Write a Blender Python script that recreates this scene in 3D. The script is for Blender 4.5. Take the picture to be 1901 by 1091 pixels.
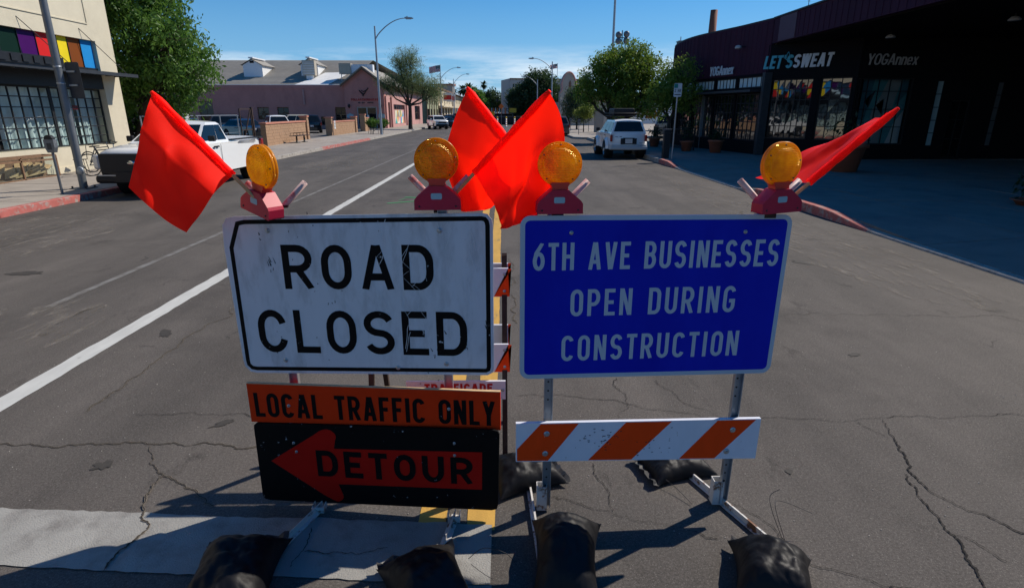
import bpy, math, random
import numpy as np
from mathutils import Vector, Matrix, noise
R = math.radians; PI = math.pi
random.seed(7); np.random.seed(7)
for o in list(bpy.data.objects): bpy.data.objects.remove(o)
sc = bpy.context.scene; C = sc.collection

# ------------------------------------------------------------------ camera
cd = bpy.data.cameras.new('camera'); cam = bpy.data.objects.new('camera', cd); C.objects.link(cam)
cd.sensor_width = 36; cd.lens = 20.0; cd.clip_end = 3000; cd.clip_start = .05
cam.location = (0, 0, 2.05); cam.rotation_euler = (R(90-17.724), 0, R(-0.801))
sc.camera = cam
# ------------------------------------------------------------------ sun and sky
SUN_AZ = math.atan2(.868, .497); SUN_EL = R(44.6)
w = bpy.data.worlds.new('World'); sc.world = w; w.use_nodes = True
nt = w.node_tree; nt.nodes.clear()
def wn(t, **k):
    n = nt.nodes.new(t)
    for a, b in k.items(): setattr(n, a, b)
    return n
sky = wn('ShaderNodeTexSky', sky_type='NISHITA', sun_disc=False, sun_elevation=SUN_EL, sun_rotation=SUN_AZ, altitude=700, air_density=1.0, dust_density=.35, ozone_density=2.2)
tc = wn('ShaderNodeTexCoord'); mp = wn('ShaderNodeMapping'); mp.inputs['Scale'].default_value = (2.2, 2.2, 16)
nz = wn('ShaderNodeTexNoise'); nz.inputs['Scale'].default_value = 2.1; nz.inputs['Detail'].default_value = 8; nz.inputs['Roughness'].default_value = .62
nt.links.new(tc.outputs['Generated'], mp.inputs['Vector']); nt.links.new(mp.outputs[0], nz.inputs['Vector'])
cr = wn('ShaderNodeValToRGB'); cr.color_ramp.elements[0].position = .46; cr.color_ramp.elements[1].position = .68
nt.links.new(nz.outputs['Fac'], cr.inputs[0])
sx = wn('ShaderNodeSeparateXYZ'); nt.links.new(tc.outputs['Generated'], sx.inputs[0])
er = wn('ShaderNodeValToRGB'); e = er.color_ramp; e.elements[0].position = .0; e.elements[0].color = (1, 1, 1, 1)
e.elements[1].position = .105; e.elements[1].color = (0, 0, 0, 1); q = e.elements.new(.06); q.color = (.75, .75, .75, 1)
nt.links.new(sx.outputs['Z'], er.inputs[0])
mu = wn('ShaderNodeMath', operation='MULTIPLY'); nt.links.new(cr.outputs[0], mu.inputs[0]); nt.links.new(er.outputs[0], mu.inputs[1])
mx = wn('ShaderNodeMix', data_type='RGBA'); nt.links.new(mu.outputs[0], mx.inputs['Factor'])
hs = wn('ShaderNodeHueSaturation'); hs.inputs['Saturation'].default_value = 1.28
tn = wn('ShaderNodeMix', data_type='RGBA', blend_type='MULTIPLY'); tn.inputs['Factor'].default_value = 1; tn.inputs['B'].default_value = (.74, .98, 1.22, 1)
nt.links.new(sky.outputs[0], tn.inputs['A']); nt.links.new(tn.outputs['Result'], hs.inputs['Color'])
hr = wn('ShaderNodeValToRGB'); hr.color_ramp.elements[0].color = (.7, .7, .7, 1); hr.color_ramp.elements[1].position = .30; hr.color_ramp.elements[1].color = (0, 0, 0, 1); hr.color_ramp.interpolation = 'EASE'
nt.links.new(sx.outputs['Z'], hr.inputs[0]); hz_ = wn('ShaderNodeMix', data_type='RGBA'); nt.links.new(hr.outputs[0], hz_.inputs['Factor']); nt.links.new(hs.outputs[0], hz_.inputs['A']); hz_.inputs['B'].default_value = (2.9, 5.9, 9.2, 1)
nt.links.new(hz_.outputs['Result'], mx.inputs['A']); mx.inputs['B'].default_value = (10.5, 11.4, 12.2, 1)
bg = wn('ShaderNodeBackground'); bg.inputs['Strength'].default_value = .088
nt.links.new(mx.outputs['Result'], bg.inputs['Color'])
wo = wn('ShaderNodeOutputWorld'); nt.links.new(bg.outputs[0], wo.inputs[0])
sd = bpy.data.lights.new('sun', 'SUN'); so = bpy.data.objects.new('sun', sd); C.objects.link(so)
sd.energy = 4.9; sd.angle = R(.5); sd.color = (1, .92, .81)
so.rotation_euler = Vector((math.sin(SUN_AZ)*math.cos(SUN_EL), math.cos(SUN_AZ)*math.cos(SUN_EL), math.sin(SUN_EL))).to_track_quat('Z', 'Y').to_euler()
vs = sc.view_settings; vs.view_transform = 'Standard'; vs.look = 'None'; vs.gamma = 1; vs.use_curve_mapping = False
vs.exposure = 0.0
try:
    sc.cycles.max_bounces = 6; sc.cycles.transparent_max_bounces = 8
except Exception: pass

# ------------------------------------------------------------------ materials
def mat(name, col, rough=.7, metal=0., var=.12, vs_=3., bump=0., bs=60., col2=None, c2s=2., c2t=(.5, .62), spec=.4, trans=0., coat=0., stretch=(1, 1, 1), detail=5, alpha=None):
    m = bpy.data.materials.new(name); m.use_nodes = True; t = m.node_tree; N = t.nodes; L = t.links
    b = N['Principled BSDF']; b.inputs['Roughness'].default_value = rough; b.inputs['Metallic'].default_value = metal
    b.inputs['Specular IOR Level'].default_value = spec; b.inputs['Coat Weight'].default_value = coat; b.inputs['Coat Roughness'].default_value = .05
    tc = N.new('ShaderNodeTexCoord'); mp = N.new('ShaderNodeMapping'); mp.inputs['Scale'].default_value = stretch; L.new(tc.outputs['Object'], mp.inputs[0])
    n = N.new('ShaderNodeTexNoise'); n.inputs['Scale'].default_value = vs_; n.inputs['Detail'].default_value = detail; n.inputs['Roughness'].default_value = .6; L.new(mp.outputs[0], n.inputs['Vector'])
    c = (*col, 1)
    mx = N.new('ShaderNodeMix'); mx.data_type = 'RGBA'; L.new(n.outputs['Fac'], mx.inputs['Factor'])
    mx.inputs['A'].default_value = tuple(max(0, x*(1-var*1.6)) for x in col)+(1,); mx.inputs['B'].default_value = tuple(min(1, x*(1+var*1.6)) for x in col)+(1,)
    out = mx.outputs['Result']
    if col2:
        n2 = N.new('ShaderNodeTexNoise'); n2.inputs['Scale'].default_value = c2s; n2.inputs['Detail'].default_value = 8; n2.inputs['Roughness'].default_value = .65; L.new(mp.outputs[0], n2.inputs['Vector'])
        r = N.new('ShaderNodeValToRGB'); r.color_ramp.elements[0].position = c2t[0]; r.color_ramp.elements[1].position = c2t[1]; L.new(n2.outputs['Fac'], r.inputs[0])
        m2 = N.new('ShaderNodeMix'); m2.data_type = 'RGBA'; L.new(r.outputs[0], m2.inputs['Factor']); L.new(out, m2.inputs['A']); m2.inputs['B'].default_value = (*col2, 1); out = m2.outputs['Result']
    L.new(out, b.inputs['Base Color'])
    if bump:
        n3 = N.new('ShaderNodeTexNoise'); n3.inputs['Scale'].default_value = bs; n3.inputs['Detail'].default_value = 4; L.new(tc.outputs['Object'], n3.inputs['Vector'])
        bp = N.new('ShaderNodeBump'); bp.inputs['Strength'].default_value = min(1, bump); bp.inputs['Distance'].default_value = .01; L.new(n3.outputs['Fac'], bp.inputs['Height']); L.new(bp.outputs[0], b.inputs['Normal'])
    if trans:
        tr = N.new('ShaderNodeBsdfTranslucent'); L.new(out, tr.inputs[0]); ms = N.new('ShaderNodeMixShader'); ms.inputs[0].default_value = trans
        L.new(b.outputs[0], ms.inputs[1]); L.new(tr.outputs[0], ms.inputs[2]); L.new(ms.outputs[0], N['Material Output'].inputs[0])
    return m
def leafmat(name, a, b_, trans=.4):
    m = bpy.data.materials.new(name); m.use_nodes = True; t = m.node_tree; N = t.nodes; L = t.links; N.clear()
    at = N.new('ShaderNodeAttribute'); at.attribute_name = 'v'
    mx = N.new('ShaderNodeMix'); mx.data_type = 'RGBA'; L.new(at.outputs['Fac'], mx.inputs['Factor']); mx.inputs['A'].default_value = (*a, 1); mx.inputs['B'].default_value = (*b_, 1)
    d = N.new('ShaderNodeBsdfDiffuse'); g = N.new('ShaderNodeBsdfGlossy'); g.inputs['Roughness'].default_value = .45; g.inputs[0].default_value = (.5, .5, .5, 1)
    tr = N.new('ShaderNodeBsdfTranslucent'); L.new(mx.outputs['Result'], d.inputs[0]); L.new(mx.outputs['Result'], tr.inputs[0])
    s1 = N.new('ShaderNodeMixShader'); s1.inputs[0].default_value = trans; L.new(d.outputs[0], s1.inputs[1]); L.new(tr.outputs[0], s1.inputs[2])
    s2 = N.new('ShaderNodeMixShader'); s2.inputs[0].default_value = .04; L.new(s1.outputs[0], s2.inputs[1]); L.new(g.outputs[0], s2.inputs[2])
    o = N.new('ShaderNodeOutputMaterial'); L.new(s2.outputs[0], o.inputs[0]); return m
def facing(N, L, f):
    lw = N.new('ShaderNodeLayerWeight'); lw.inputs[0].default_value = .5; pw_ = N.new('ShaderNodeMath'); pw_.operation = 'POWER'; pw_.inputs[1].default_value = 4.5; L.new(lw.outputs['Facing'], pw_.inputs[0])
    ad = N.new('ShaderNodeMath'); ad.operation = 'MULTIPLY_ADD'; ad.use_clamp = True; ad.inputs[1].default_value = .85; ad.inputs[2].default_value = .045+f; L.new(pw_.outputs[0], ad.inputs[0]); return ad
def glassmat(name, col, f=.35, rough=.02, ior=1.4):
    m = bpy.data.materials.new(name); m.use_nodes = True; N = m.node_tree.nodes; L = m.node_tree.links; N.clear()
    d = N.new('ShaderNodeBsdfDiffuse'); d.inputs[0].default_value = (*col, 1); g = N.new('ShaderNodeBsdfGlossy'); g.inputs['Roughness'].default_value = rough
    tc = N.new('ShaderNodeTexCoord'); n = N.new('ShaderNodeTexNoise'); n.inputs['Scale'].default_value = .9; L.new(tc.outputs['Object'], n.inputs['Vector'])
    bp = N.new('ShaderNodeBump'); bp.inputs['Strength'].default_value = .25; bp.inputs['Distance'].default_value = .02; L.new(n.outputs['Fac'], bp.inputs['Height']); L.new(bp.outputs[0], g.inputs['Normal'])
    ad = facing(N, L, f)
    s = N.new('ShaderNodeMixShader'); L.new(ad.outputs[0], s.inputs[0]); L.new(d.outputs[0], s.inputs[1]); L.new(g.outputs[0], s.inputs[2])
    o = N.new('ShaderNodeOutputMaterial'); L.new(s.outputs[0], o.inputs[0]); return m
def clearglass(name, f=.12):
    m = bpy.data.materials.new(name); m.use_nodes = True; N = m.node_tree.nodes; L = m.node_tree.links; N.clear()
    d = N.new('ShaderNodeBsdfTransparent'); d.inputs[0].default_value = (.85, .9, .9, 1); g = N.new('ShaderNodeBsdfGlossy'); g.inputs['Roughness'].default_value = .03
    ad = facing(N, L, f)
    s = N.new('ShaderNodeMixShader'); L.new(ad.outputs[0], s.inputs[0]); L.new(d.outputs[0], s.inputs[1]); L.new(g.outputs[0], s.inputs[2])
    o = N.new('ShaderNodeOutputMaterial'); L.new(s.outputs[0], o.inputs[0]); return m
def asphalt(name, base=(.105, .097, .09), worn=(.15, .138, .125)):
    m = bpy.data.materials.new(name); m.use_nodes = True; t = m.node_tree; N = t.nodes; L = t.links; b = N['Principled BSDF']
    b.inputs['Roughness'].default_value = .85; b.inputs['Specular IOR Level'].default_value = .25
    tc = N.new('ShaderNodeTexCoord')
    def noi(scale, st=(1, 1, 1), det=6, ro=.6):
        mp = N.new('ShaderNodeMapping'); mp.inputs['Scale'].default_value = st; L.new(tc.outputs['Object'], mp.inputs[0])
        n = N.new('ShaderNodeTexNoise'); n.inputs['Scale'].default_value = scale; n.inputs['Detail'].default_value = det; n.inputs['Roughness'].default_value = ro; L.new(mp.outputs[0], n.inputs['Vector']); return n.outputs['Fac']
    def ramp(s, a, b2, ca=(0, 0, 0, 1), cb=(1, 1, 1, 1)):
        r = N.new('ShaderNodeValToRGB'); r.color_ramp.elements[0].position = a; r.color_ramp.elements[1].position = b2; r.color_ramp.elements[0].color = ca; r.color_ramp.elements[1].color = cb; L.new(s, r.inputs[0]); return r.outputs[0]
    def mix(f, a, b2, bt='MIX'):
        x = N.new('ShaderNodeMix'); x.data_type = 'RGBA'; x.blend_type = bt
        for i, v in (('Factor', f), ('A', a), ('B', b2)):
            if hasattr(v, 'links'): L.new(v, x.inputs[i])
            else: x.inputs[i].default_value = v if i == 'Factor' else (*v, 1)
        return x.outputs['Result']
    c = mix(ramp(noi(1.1, (1, .16, 1)), .35, .68), base, worn)                    # traffic-direction mottling
    c = mix(ramp(noi(.55), .5, .75), c, tuple(x*.72 for x in base))                # darker patches
    c = mix(ramp(noi(2.2, (1, .5, 1), 9, .7), .60, .70), c, tuple(x*.6 for x in base))   # stains
    sp = N.new('ShaderNodeTexVoronoi'); sp.inputs['Scale'].default_value = 120; L.new(tc.outputs['Object'], sp.inputs['Vector'])
    c = mix(ramp(sp.outputs['Distance'], .12, .3, (.5, .5, .5, 1), (0, 0, 0, 1)), c, (.30, .28, .25))   # stone flecks
    g = noi(260, det=3, ro=.8); c = mix(ramp(noi(6, (1, .6, 1), 8, .75), .3, .75, (.75, .75, .75, 1), (0, 0, 0, 1)), c, mix(1.0, c, (.78, .78, .78), 'MULTIPLY')); c = mix(1.0, c, ramp(g, .25, .8, (.42, .42, .42, 1), (1.6, 1.6, 1.6, 1)), 'MULTIPLY')
    c = mix(1.0, c, ramp(noi(75, det=4, ro=.7), .3, .7, (.62, .62, .62, 1), (1.40, 1.40, 1.40, 1)), 'MULTIPLY')
    # hairline cracks
    mpc = N.new('ShaderNodeMapping'); L.new(tc.outputs['Object'], mpc.inputs[0])
    dn = N.new('ShaderNodeTexNoise'); dn.inputs['Scale'].default_value = 1.7; dn.inputs['Detail'].default_value = 6; L.new(tc.outputs['Object'], dn.inputs['Vector'])
    av = N.new('ShaderNodeVectorMath'); av.operation = 'MULTIPLY_ADD'; L.new(dn.outputs['Color'], av.inputs[0]); av.inputs[1].default_value = (.9, .9, .9); L.new(mpc.outputs[0], av.inputs[2])
    v = N.new('ShaderNodeTexVoronoi'); v.feature = 'DISTANCE_TO_EDGE'; v.inputs['Scale'].default_value = .33; L.new(av.outputs[0], v.inputs['Vector'])
    ck = ramp(v.outputs['Distance'], .0006, .0022, (1, 1, 1, 1), (0, 0, 0, 1)); msk = ramp(noi(.4), .5, .56)
    mm = N.new('ShaderNodeMath'); mm.operation = 'MULTIPLY'; L.new(ck, mm.inputs[0]); L.new(msk, mm.inputs[1]); c = mix(mm.outputs[0], c, (.03, .028, .025))
    L.new(c, b.inputs['Base Color'])
    bp = N.new('ShaderNodeBump'); bp.inputs['Strength'].default_value = .55; bp.inputs['Distance'].default_value = .004; L.new(g, bp.inputs['Height']); L.new(bp.outputs[0], b.inputs['Normal'])
    return m
M = {}
M['asphalt'] = asphalt('asphalt', (.084, .075, .067), (.130, .115, .102))
M['lot'] = mat('lot_asphalt', (.13, .12, .11), .9, bump=.3, bs=80)
M['land'] = mat('dry_land', (.2, .17, .13), .95, var=.3, vs_=.1)
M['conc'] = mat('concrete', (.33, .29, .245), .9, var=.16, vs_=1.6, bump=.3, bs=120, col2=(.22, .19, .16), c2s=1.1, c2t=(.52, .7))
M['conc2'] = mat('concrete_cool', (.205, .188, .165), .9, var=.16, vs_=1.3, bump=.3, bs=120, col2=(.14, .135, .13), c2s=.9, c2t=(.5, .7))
M['kerb'] = mat('kerb_concrete', (.36, .33, .29), .9, var=.25, vs_=5, bump=.3, col2=(.2, .18, .16), c2s=6, c2t=(.5, .65))
M['redkerb'] = mat('faded_red_kerb', (.42, .12, .10), .85, var=.25, vs_=6, bump=.3, col2=(.34, .29, .26), c2s=7, c2t=(.5, .62))
M['crack'] = mat('crack', (.018, .016, .014), 1, var=.2)
M['crackfill'] = mat('sandy_crack', (.15, .125, .095), 1, var=.3, vs_=30)
M['wpaint'] = mat('road_white_paint', (.50, .50, .47), .8, var=.15, vs_=9, bump=.3, bs=150, col2=(.2, .185, .17), c2s=7, c2t=(.60, .72), stretch=(1, .35, 1))
M['fpaint'] = mat('faded_white_paint', (.17, .165, .155), .85, var=.2, vs_=9, bump=.3, bs=150, col2=(.12, .11, .10), c2s=3, c2t=(.48, .56))
M['xpaint'] = mat('crosswalk_worn_paint', (.29, .282, .258), .85, var=.2, vs_=3, bump=.5, bs=130, col2=(.19, .18, .165), c2s=4.5, c2t=(.48, .68))
M['ypaint'] = mat('road_yellow_paint', (.52, .30, .06), .8, var=.18, vs_=9, bump=.3, bs=150, col2=(.20, .15, .08), c2s=8, c2t=(.58, .68), stretch=(1, .3, 1))
M['gpaint'] = mat('green_survey_paint', (.03, .4, .12), .8)
M['dust'] = mat('dusty_scuff', (.22, .195, .165), .95, var=.3, vs_=10)
M['swhite'] = mat('sign_white_worn', (.58, .61, .65), .55, var=.07, vs_=3, col2=(.38, .40, .42), c2s=5.5, c2t=(.50, .74), stretch=(2.2, 1, .7), bump=.05, bs=400)
M['sblack'] = mat('sign_black', (.003, .003, .0035), .6, spec=.12, var=.3, vs_=20, col2=(.42, .44, .46), c2s=26, c2t=(.66, .69))
M['sblue'] = mat('sign_blue', (.001, .010, .40), .5, spec=.12, var=.06, vs_=2, col2=(.004, .02, .50), c2s=2.5, c2t=(.4, .8), stretch=(1, 1, .5))
M['sblueborder'] = mat('sign_blue_edge_white', (.42, .50, .58), .4, var=.04)
M['sorange'] = mat('sign_orange_worn', (.72, .038, .004), .65, spec=.1, var=.12, vs_=5, col2=(.55, .03, .004), c2s=5, c2t=(.45, .75))
M['sred'] = mat('sign_detour_red', (.45, .008, .004), .6, spec=.1, var=.12, vs_=5)
M['stripe'] = mat('stripe_orange', (.88, .062, .006), .55, spec=.12, var=.08, vs_=8, col2=(.60, .58, .56), c2s=24, c2t=(.69, .72), stretch=(2.5, 1, 1))
M['stripew'] = mat('stripe_white', (.66, .68, .74), .5, var=.06, vs_=5, col2=(.25, .24, .24), c2s=22, c2t=(.67, .71), stretch=(2.5, 1, 1))
M['textred'] = mat('print_red', (.45, .015, .015), .6)
M['ply'] = mat('plywood_edge', (.62, .42, .22), .8, var=.2, vs_=30)
M['galv'] = mat('galvanised_steel', (.34, .37, .40), .45, .65, var=.2, vs_=14, bump=.05)
M['postw'] = mat('painted_angle_iron', (.62, .60, .56), .55, .1, var=.15, vs_=12, col2=(.20, .09, .04), c2s=16, c2t=(.54, .62), bump=.1)
M['rust'] = mat('rusty_steel', (.05, .033, .028), .8, .3, var=.35, vs_=25, bump=.2)
M['wood'] = mat('staff_wood', (.55, .33, .14), .6, var=.25, vs_=40, stretch=(1, 1, .1))
M['oldwood'] = mat('weathered_wood', (.20, .115, .065), .85, var=.35, vs_=12)
M['bag'] = mat('black_vinyl', (.0045, .0045, .006), .55, var=.3, vs_=8, bump=.4, bs=16, spec=.28, col2=(.012, .011, .011), c2s=5, c2t=(.5, .75))
M['strap'] = mat('webbing_strap', (.02, .02, .022), .6)
M['case'] = mat('faded_red_plastic', (.46, .014, .045), .42, spec=.3, var=.15, vs_=9, col2=(.44, .06, .09), c2s=12, c2t=(.55, .75))
M['orangeneck'] = mat('orange_plastic', (.62, .04, .02), .35)
M['tag'] = mat('grey_sticker', (.32, .45, .48), .5)
M['tube'] = mat('holder_tube', (.60, .42, .38), .5, var=.2, vs_=20, col2=(.55, .12, .10), c2s=14, c2t=(.5, .6))
M['dkprint'] = mat('dark_print', (.02, .02, .02), .6)
def flagm():
    m = mat('fluorescent_flag', (.80, .010, .002), .6, var=.0, vs_=6, trans=.82, bump=.06, bs=700, spec=.1)
    N = m.node_tree.nodes; L = m.node_tree.links; ms = [n for n in N if n.type == 'MIX_SHADER'][0]; ad = N.new('ShaderNodeAddShader'); L.new(ms.inputs[1].links[0].from_socket, ad.inputs[0]); L.new(ms.inputs[2].links[0].from_socket, ad.inputs[1]); L.new(ad.outputs[0], N['Material Output'].inputs[0]); return m
M['flag'] = flagm()
def lensm(name, col):
    m = bpy.data.materials.new(name); m.use_nodes = True; N = m.node_tree.nodes; L = m.node_tree.links; N.clear()
    tc = N.new('ShaderNodeTexCoord'); sp = N.new('ShaderNodeSeparateXYZ'); L.new(tc.outputs['Object'], sp.inputs[0])
    def sine(src, k):
        a = N.new('ShaderNodeMath'); a.operation = 'MULTIPLY'; a.inputs[1].default_value = k; L.new(src, a.inputs[0]); s = N.new('ShaderNodeMath'); s.operation = 'SINE'; L.new(a.outputs[0], s.inputs[0]); return s.outputs[0]
    ad = N.new('ShaderNodeMath'); ad.operation = 'ADD'; L.new(sine(sp.outputs['X'], 1100), ad.inputs[0]); L.new(sine(sp.outputs['Z'], 900), ad.inputs[1])
    bp = N.new('ShaderNodeBump'); bp.inputs['Strength'].default_value = .9; bp.inputs['Distance'].default_value = .0025; L.new(ad.outputs[0], bp.inputs['Height'])
    nz = N.new('ShaderNodeTexNoise'); nz.inputs['Scale'].default_value = 26; L.new(tc.outputs['Object'], nz.inputs['Vector'])
    cr = N.new('ShaderNodeValToRGB'); cr.color_ramp.elements[0].color = (*[x*.8 for x in col], 1); cr.color_ramp.elements[1].color = (*[min(1, x*1.25) for x in col], 1); cr.color_ramp.elements[0].position = .35; cr.color_ramp.elements[1].position = .65
    L.new(nz.outputs['Fac'], cr.inputs[0])
    tr = N.new('ShaderNodeBsdfTranslucent'); df = N.new('ShaderNodeBsdfDiffuse'); gl = N.new('ShaderNodeBsdfGlossy'); gl.inputs['Roughness'].default_value = .12; gl.inputs[0].default_value = (1, .75, .3, 1)
    rf = N.new('ShaderNodeBsdfTransparent'); rf.inputs[0].default_value = (1, .50, .03, 1)
    for s in (tr, df): L.new(cr.outputs[0], s.inputs[0])
    for s in (tr, df, gl): L.new(bp.outputs[0], s.inputs['Normal'])
    a = N.new('ShaderNodeMixShader'); a.inputs[0].default_value = .92; L.new(df.outputs[0], a.inputs[1]); L.new(tr.outputs[0], a.inputs[2])
    a2 = N.new('ShaderNodeMixShader'); a2.inputs[0].default_value = .18; L.new(a.outputs[0], a2.inputs[1]); L.new(rf.outputs[0], a2.inputs[2])
    b = N.new('ShaderNodeMixShader'); b.inputs[0].default_value = .10; L.new(a2.outputs[0], b.inputs[1]); L.new(gl.outputs[0], b.inputs[2])
    o = N.new('ShaderNodeOutputMaterial'); L.new(b.outputs[0], o.inputs[0]); return m
M['lens'] = lensm('amber_lens', (1.0, .56, .006))
M['lensrim'] = mat('amber_rim', (1.0, .42, .015), .3, trans=.55, var=.05)
M['screw'] = mat('steel_screw', (.12, .11, .10), .4, .8)
M['bolt'] = mat('bolt_head', (.40, .43, .44), .45, .7, var=.2, vs_=80)
M['cream'] = mat('cream_stucco', (.62, .56, .42), .9, var=.07, vs_=2.5, bump=.6, bs=30, col2=(.52, .47, .35), c2s=1.2, c2t=(.5, .8))
M['steelblk'] = mat('black_steel', (.014, .015, .018), .5, .2, var=.3, vs_=9)
M['muntin'] = mat('dark_muntin', (.012, .014, .016), .6)
M['curtain'] = mat('pale_curtain', (.55, .66, .66), .9, var=.12, vs_=4, stretch=(1, 6, .4))
M['dark'] = mat('dark_interior', (.012, .012, .013), .9)
M['winglass'] = clearglass('window_glass', .0)
M['dglass'] = glassmat('dark_glass', (.008, .009, .010), .0)
M['cglass'] = glassmat('car_glass', (.008, .011, .013), 0, .02, 1.22)
M['pglass'] = glassmat('shop_glass', (.010, .012, .013), .13)
M['pink'] = mat('pink_stucco', (.52, .225, .19), .9, var=.14, vs_=.9, bump=.3, bs=12, col2=(.43, .18, .155), c2s=.7, c2t=(.5, .75), stretch=(1, 1, .6))
M['pinklit'] = mat('sunlit_pink_stucco', (.50, .27, .24), .9, var=.12, vs_=1, bump=.3, bs=12)  # lit copy of pink, sunlight on the street side put into its colour
M['roof'] = mat('grey_shingle', (.29, .27, .235), .9, var=.15, vs_=1.2, bump=.3, bs=8)
M['roofw'] = mat('white_roof_patch', (.72, .72, .70), .8, var=.1, vs_=1.5, col2=(.4, .4, .38), c2s=2, c2t=(.6, .7))
M['whitew'] = mat('white_painted', (.70, .72, .74), .7, var=.05)
M['beige'] = mat('beige_metal', (.42, .37, .29), .7, var=.1)
M['purple'] = mat('dark_purple_metal', (.052, .016, .034), .8, spec=.15, var=.12, vs_=1.5, stretch=(1, 1, .2), col2=(.040, .014, .028), c2s=1, c2t=(.4, .7))
M['purple2'] = mat('weathered_purple_patch', (.10, .05, .07), .7, var=.1)
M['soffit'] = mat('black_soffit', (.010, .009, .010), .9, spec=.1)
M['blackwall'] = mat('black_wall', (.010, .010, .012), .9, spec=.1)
M['chim'] = mat('rusty_chimney', (.22, .075, .045), .8, var=.15)
M['letw'] = mat('white_letter', (.62, .64, .66), .5, var=.03)
M['letb'] = mat('teal_letter', (.06, .38, .46), .5, var=.03)
M['letd'] = mat('grey_letter', (.42, .42, .42), .5, var=.03)
M['brick'] = mat('tan_block', (.36, .22, .13), .9, var=.22, vs_=4, bump=.4, bs=25)
M['cap'] = mat('terracotta_cap', (.50, .21, .14), .85, var=.15)
M['mortar'] = mat('mortar', (.26, .19, .14), .95)
M['terra'] = mat('terracotta_pot', (.30, .10, .055), .85, var=.2)
M['wood2'] = mat('brown_timber', (.16, .085, .05), .8, var=.2)
M['tan'] = mat('tan_stucco', (.55, .47, .33), .9, var=.1, vs_=1, bump=.2, bs=10)
M['grn'] = mat('olive_paint', (.27, .28, .17), .9, var=.12)
M['ych'] = mat('church_stucco', (.36, .32, .27), .9, var=.12, vs_=1, bump=.2, bs=8)
M['grey'] = mat('grey_building', (.36, .36, .35), .8, var=.08)
M['tile'] = mat('clay_tile', (.30, .12, .07), .85, var=.25, vs_=3)
M['bark'] = mat('bark', (.055, .04, .03), .95, var=.35, vs_=6, bump=.6, bs=25, stretch=(1, 1, .3))
M['palmbark'] = mat('palm_bark', (.12, .10, .08), .95, var=.25)
M['leafA'] = leafmat('mesquite_leaf', (.045, .12, .018), (.16, .29, .05))
M['leafB'] = leafmat('palo_leaf', (.12, .17, .06), (.22, .27, .11), .4)
M['leafC'] = leafmat('bright_leaf', (.07, .15, .015), (.26, .34, .05))
M['leafD'] = leafmat('dark_leaf', (.025, .055, .022), (.06, .10, .03))
M['leafE'] = leafmat('sapling_leaf', (.13, .18, .03), (.24, .28, .05))
M['leafP'] = leafmat('palm_leaf', (.025, .045, .02), (.06, .085, .03), .2)
M['leafG'] = leafmat('grey_leaf', (.05, .08, .04), (.12, .16, .07))
def paint(n, c, r=.25): return mat(n, c, r, 0, var=.02, coat=.6, spec=.5)
M['pwhite'] = paint('white_car_paint', (.80, .81, .80))
M['pblue'] = paint('dark_blue_car_paint', (.012, .022, .05))
M['pgrey'] = paint('grey_car_paint', (.06, .06, .065))
M['pblack'] = paint('black_car_paint', (.010, .010, .011))
M['pcream'] = paint('cream_car_paint', (.60, .57, .46))
M['psilver'] = paint('silver_car_paint', (.42, .44, .45))
M['pbrown'] = paint('grey_brown_car_paint', (.085, .075, .07))
M['trim'] = mat('black_trim', (.012, .012, .013), .6)
M['chrome'] = mat('chrome', (.5, .5, .5), .15, 1, var=.02)
M['tyre'] = mat('tyre', (.014, .014, .014), .85)
M['rim'] = mat('alloy_rim', (.45, .45, .46), .3, .8, var=.05)
M['head'] = glassmat('headlight', (.45, .45, .45), .15, .1)
M['tail'] = mat('tail_lens', (.30, .008, .008), .2, coat=.5)
M['plate'] = mat('number_plate', (.6, .58, .55), .5)
M['gpole'] = mat('grey_pole', (.15, .165, .18), .5, .4, var=.15, vs_=4)
M['lampg'] = mat('street_lamp_grey', (.36, .39, .41), .5, .4, var=.1)
M['signback'] = mat('sign_back', (.055, .058, .065), .5, .5, var=.2, vs_=8)
M['signw'] = mat('sign_face_white', (.62, .64, .64), .5)
M['teal'] = mat('sign_teal', (.02, .25, .20), .5)
M['hydr'] = mat('plain_orange', (.75, .16, .02), .6)
M['yel'] = mat('plain_yellow', (.70, .42, .03), .6)

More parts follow.
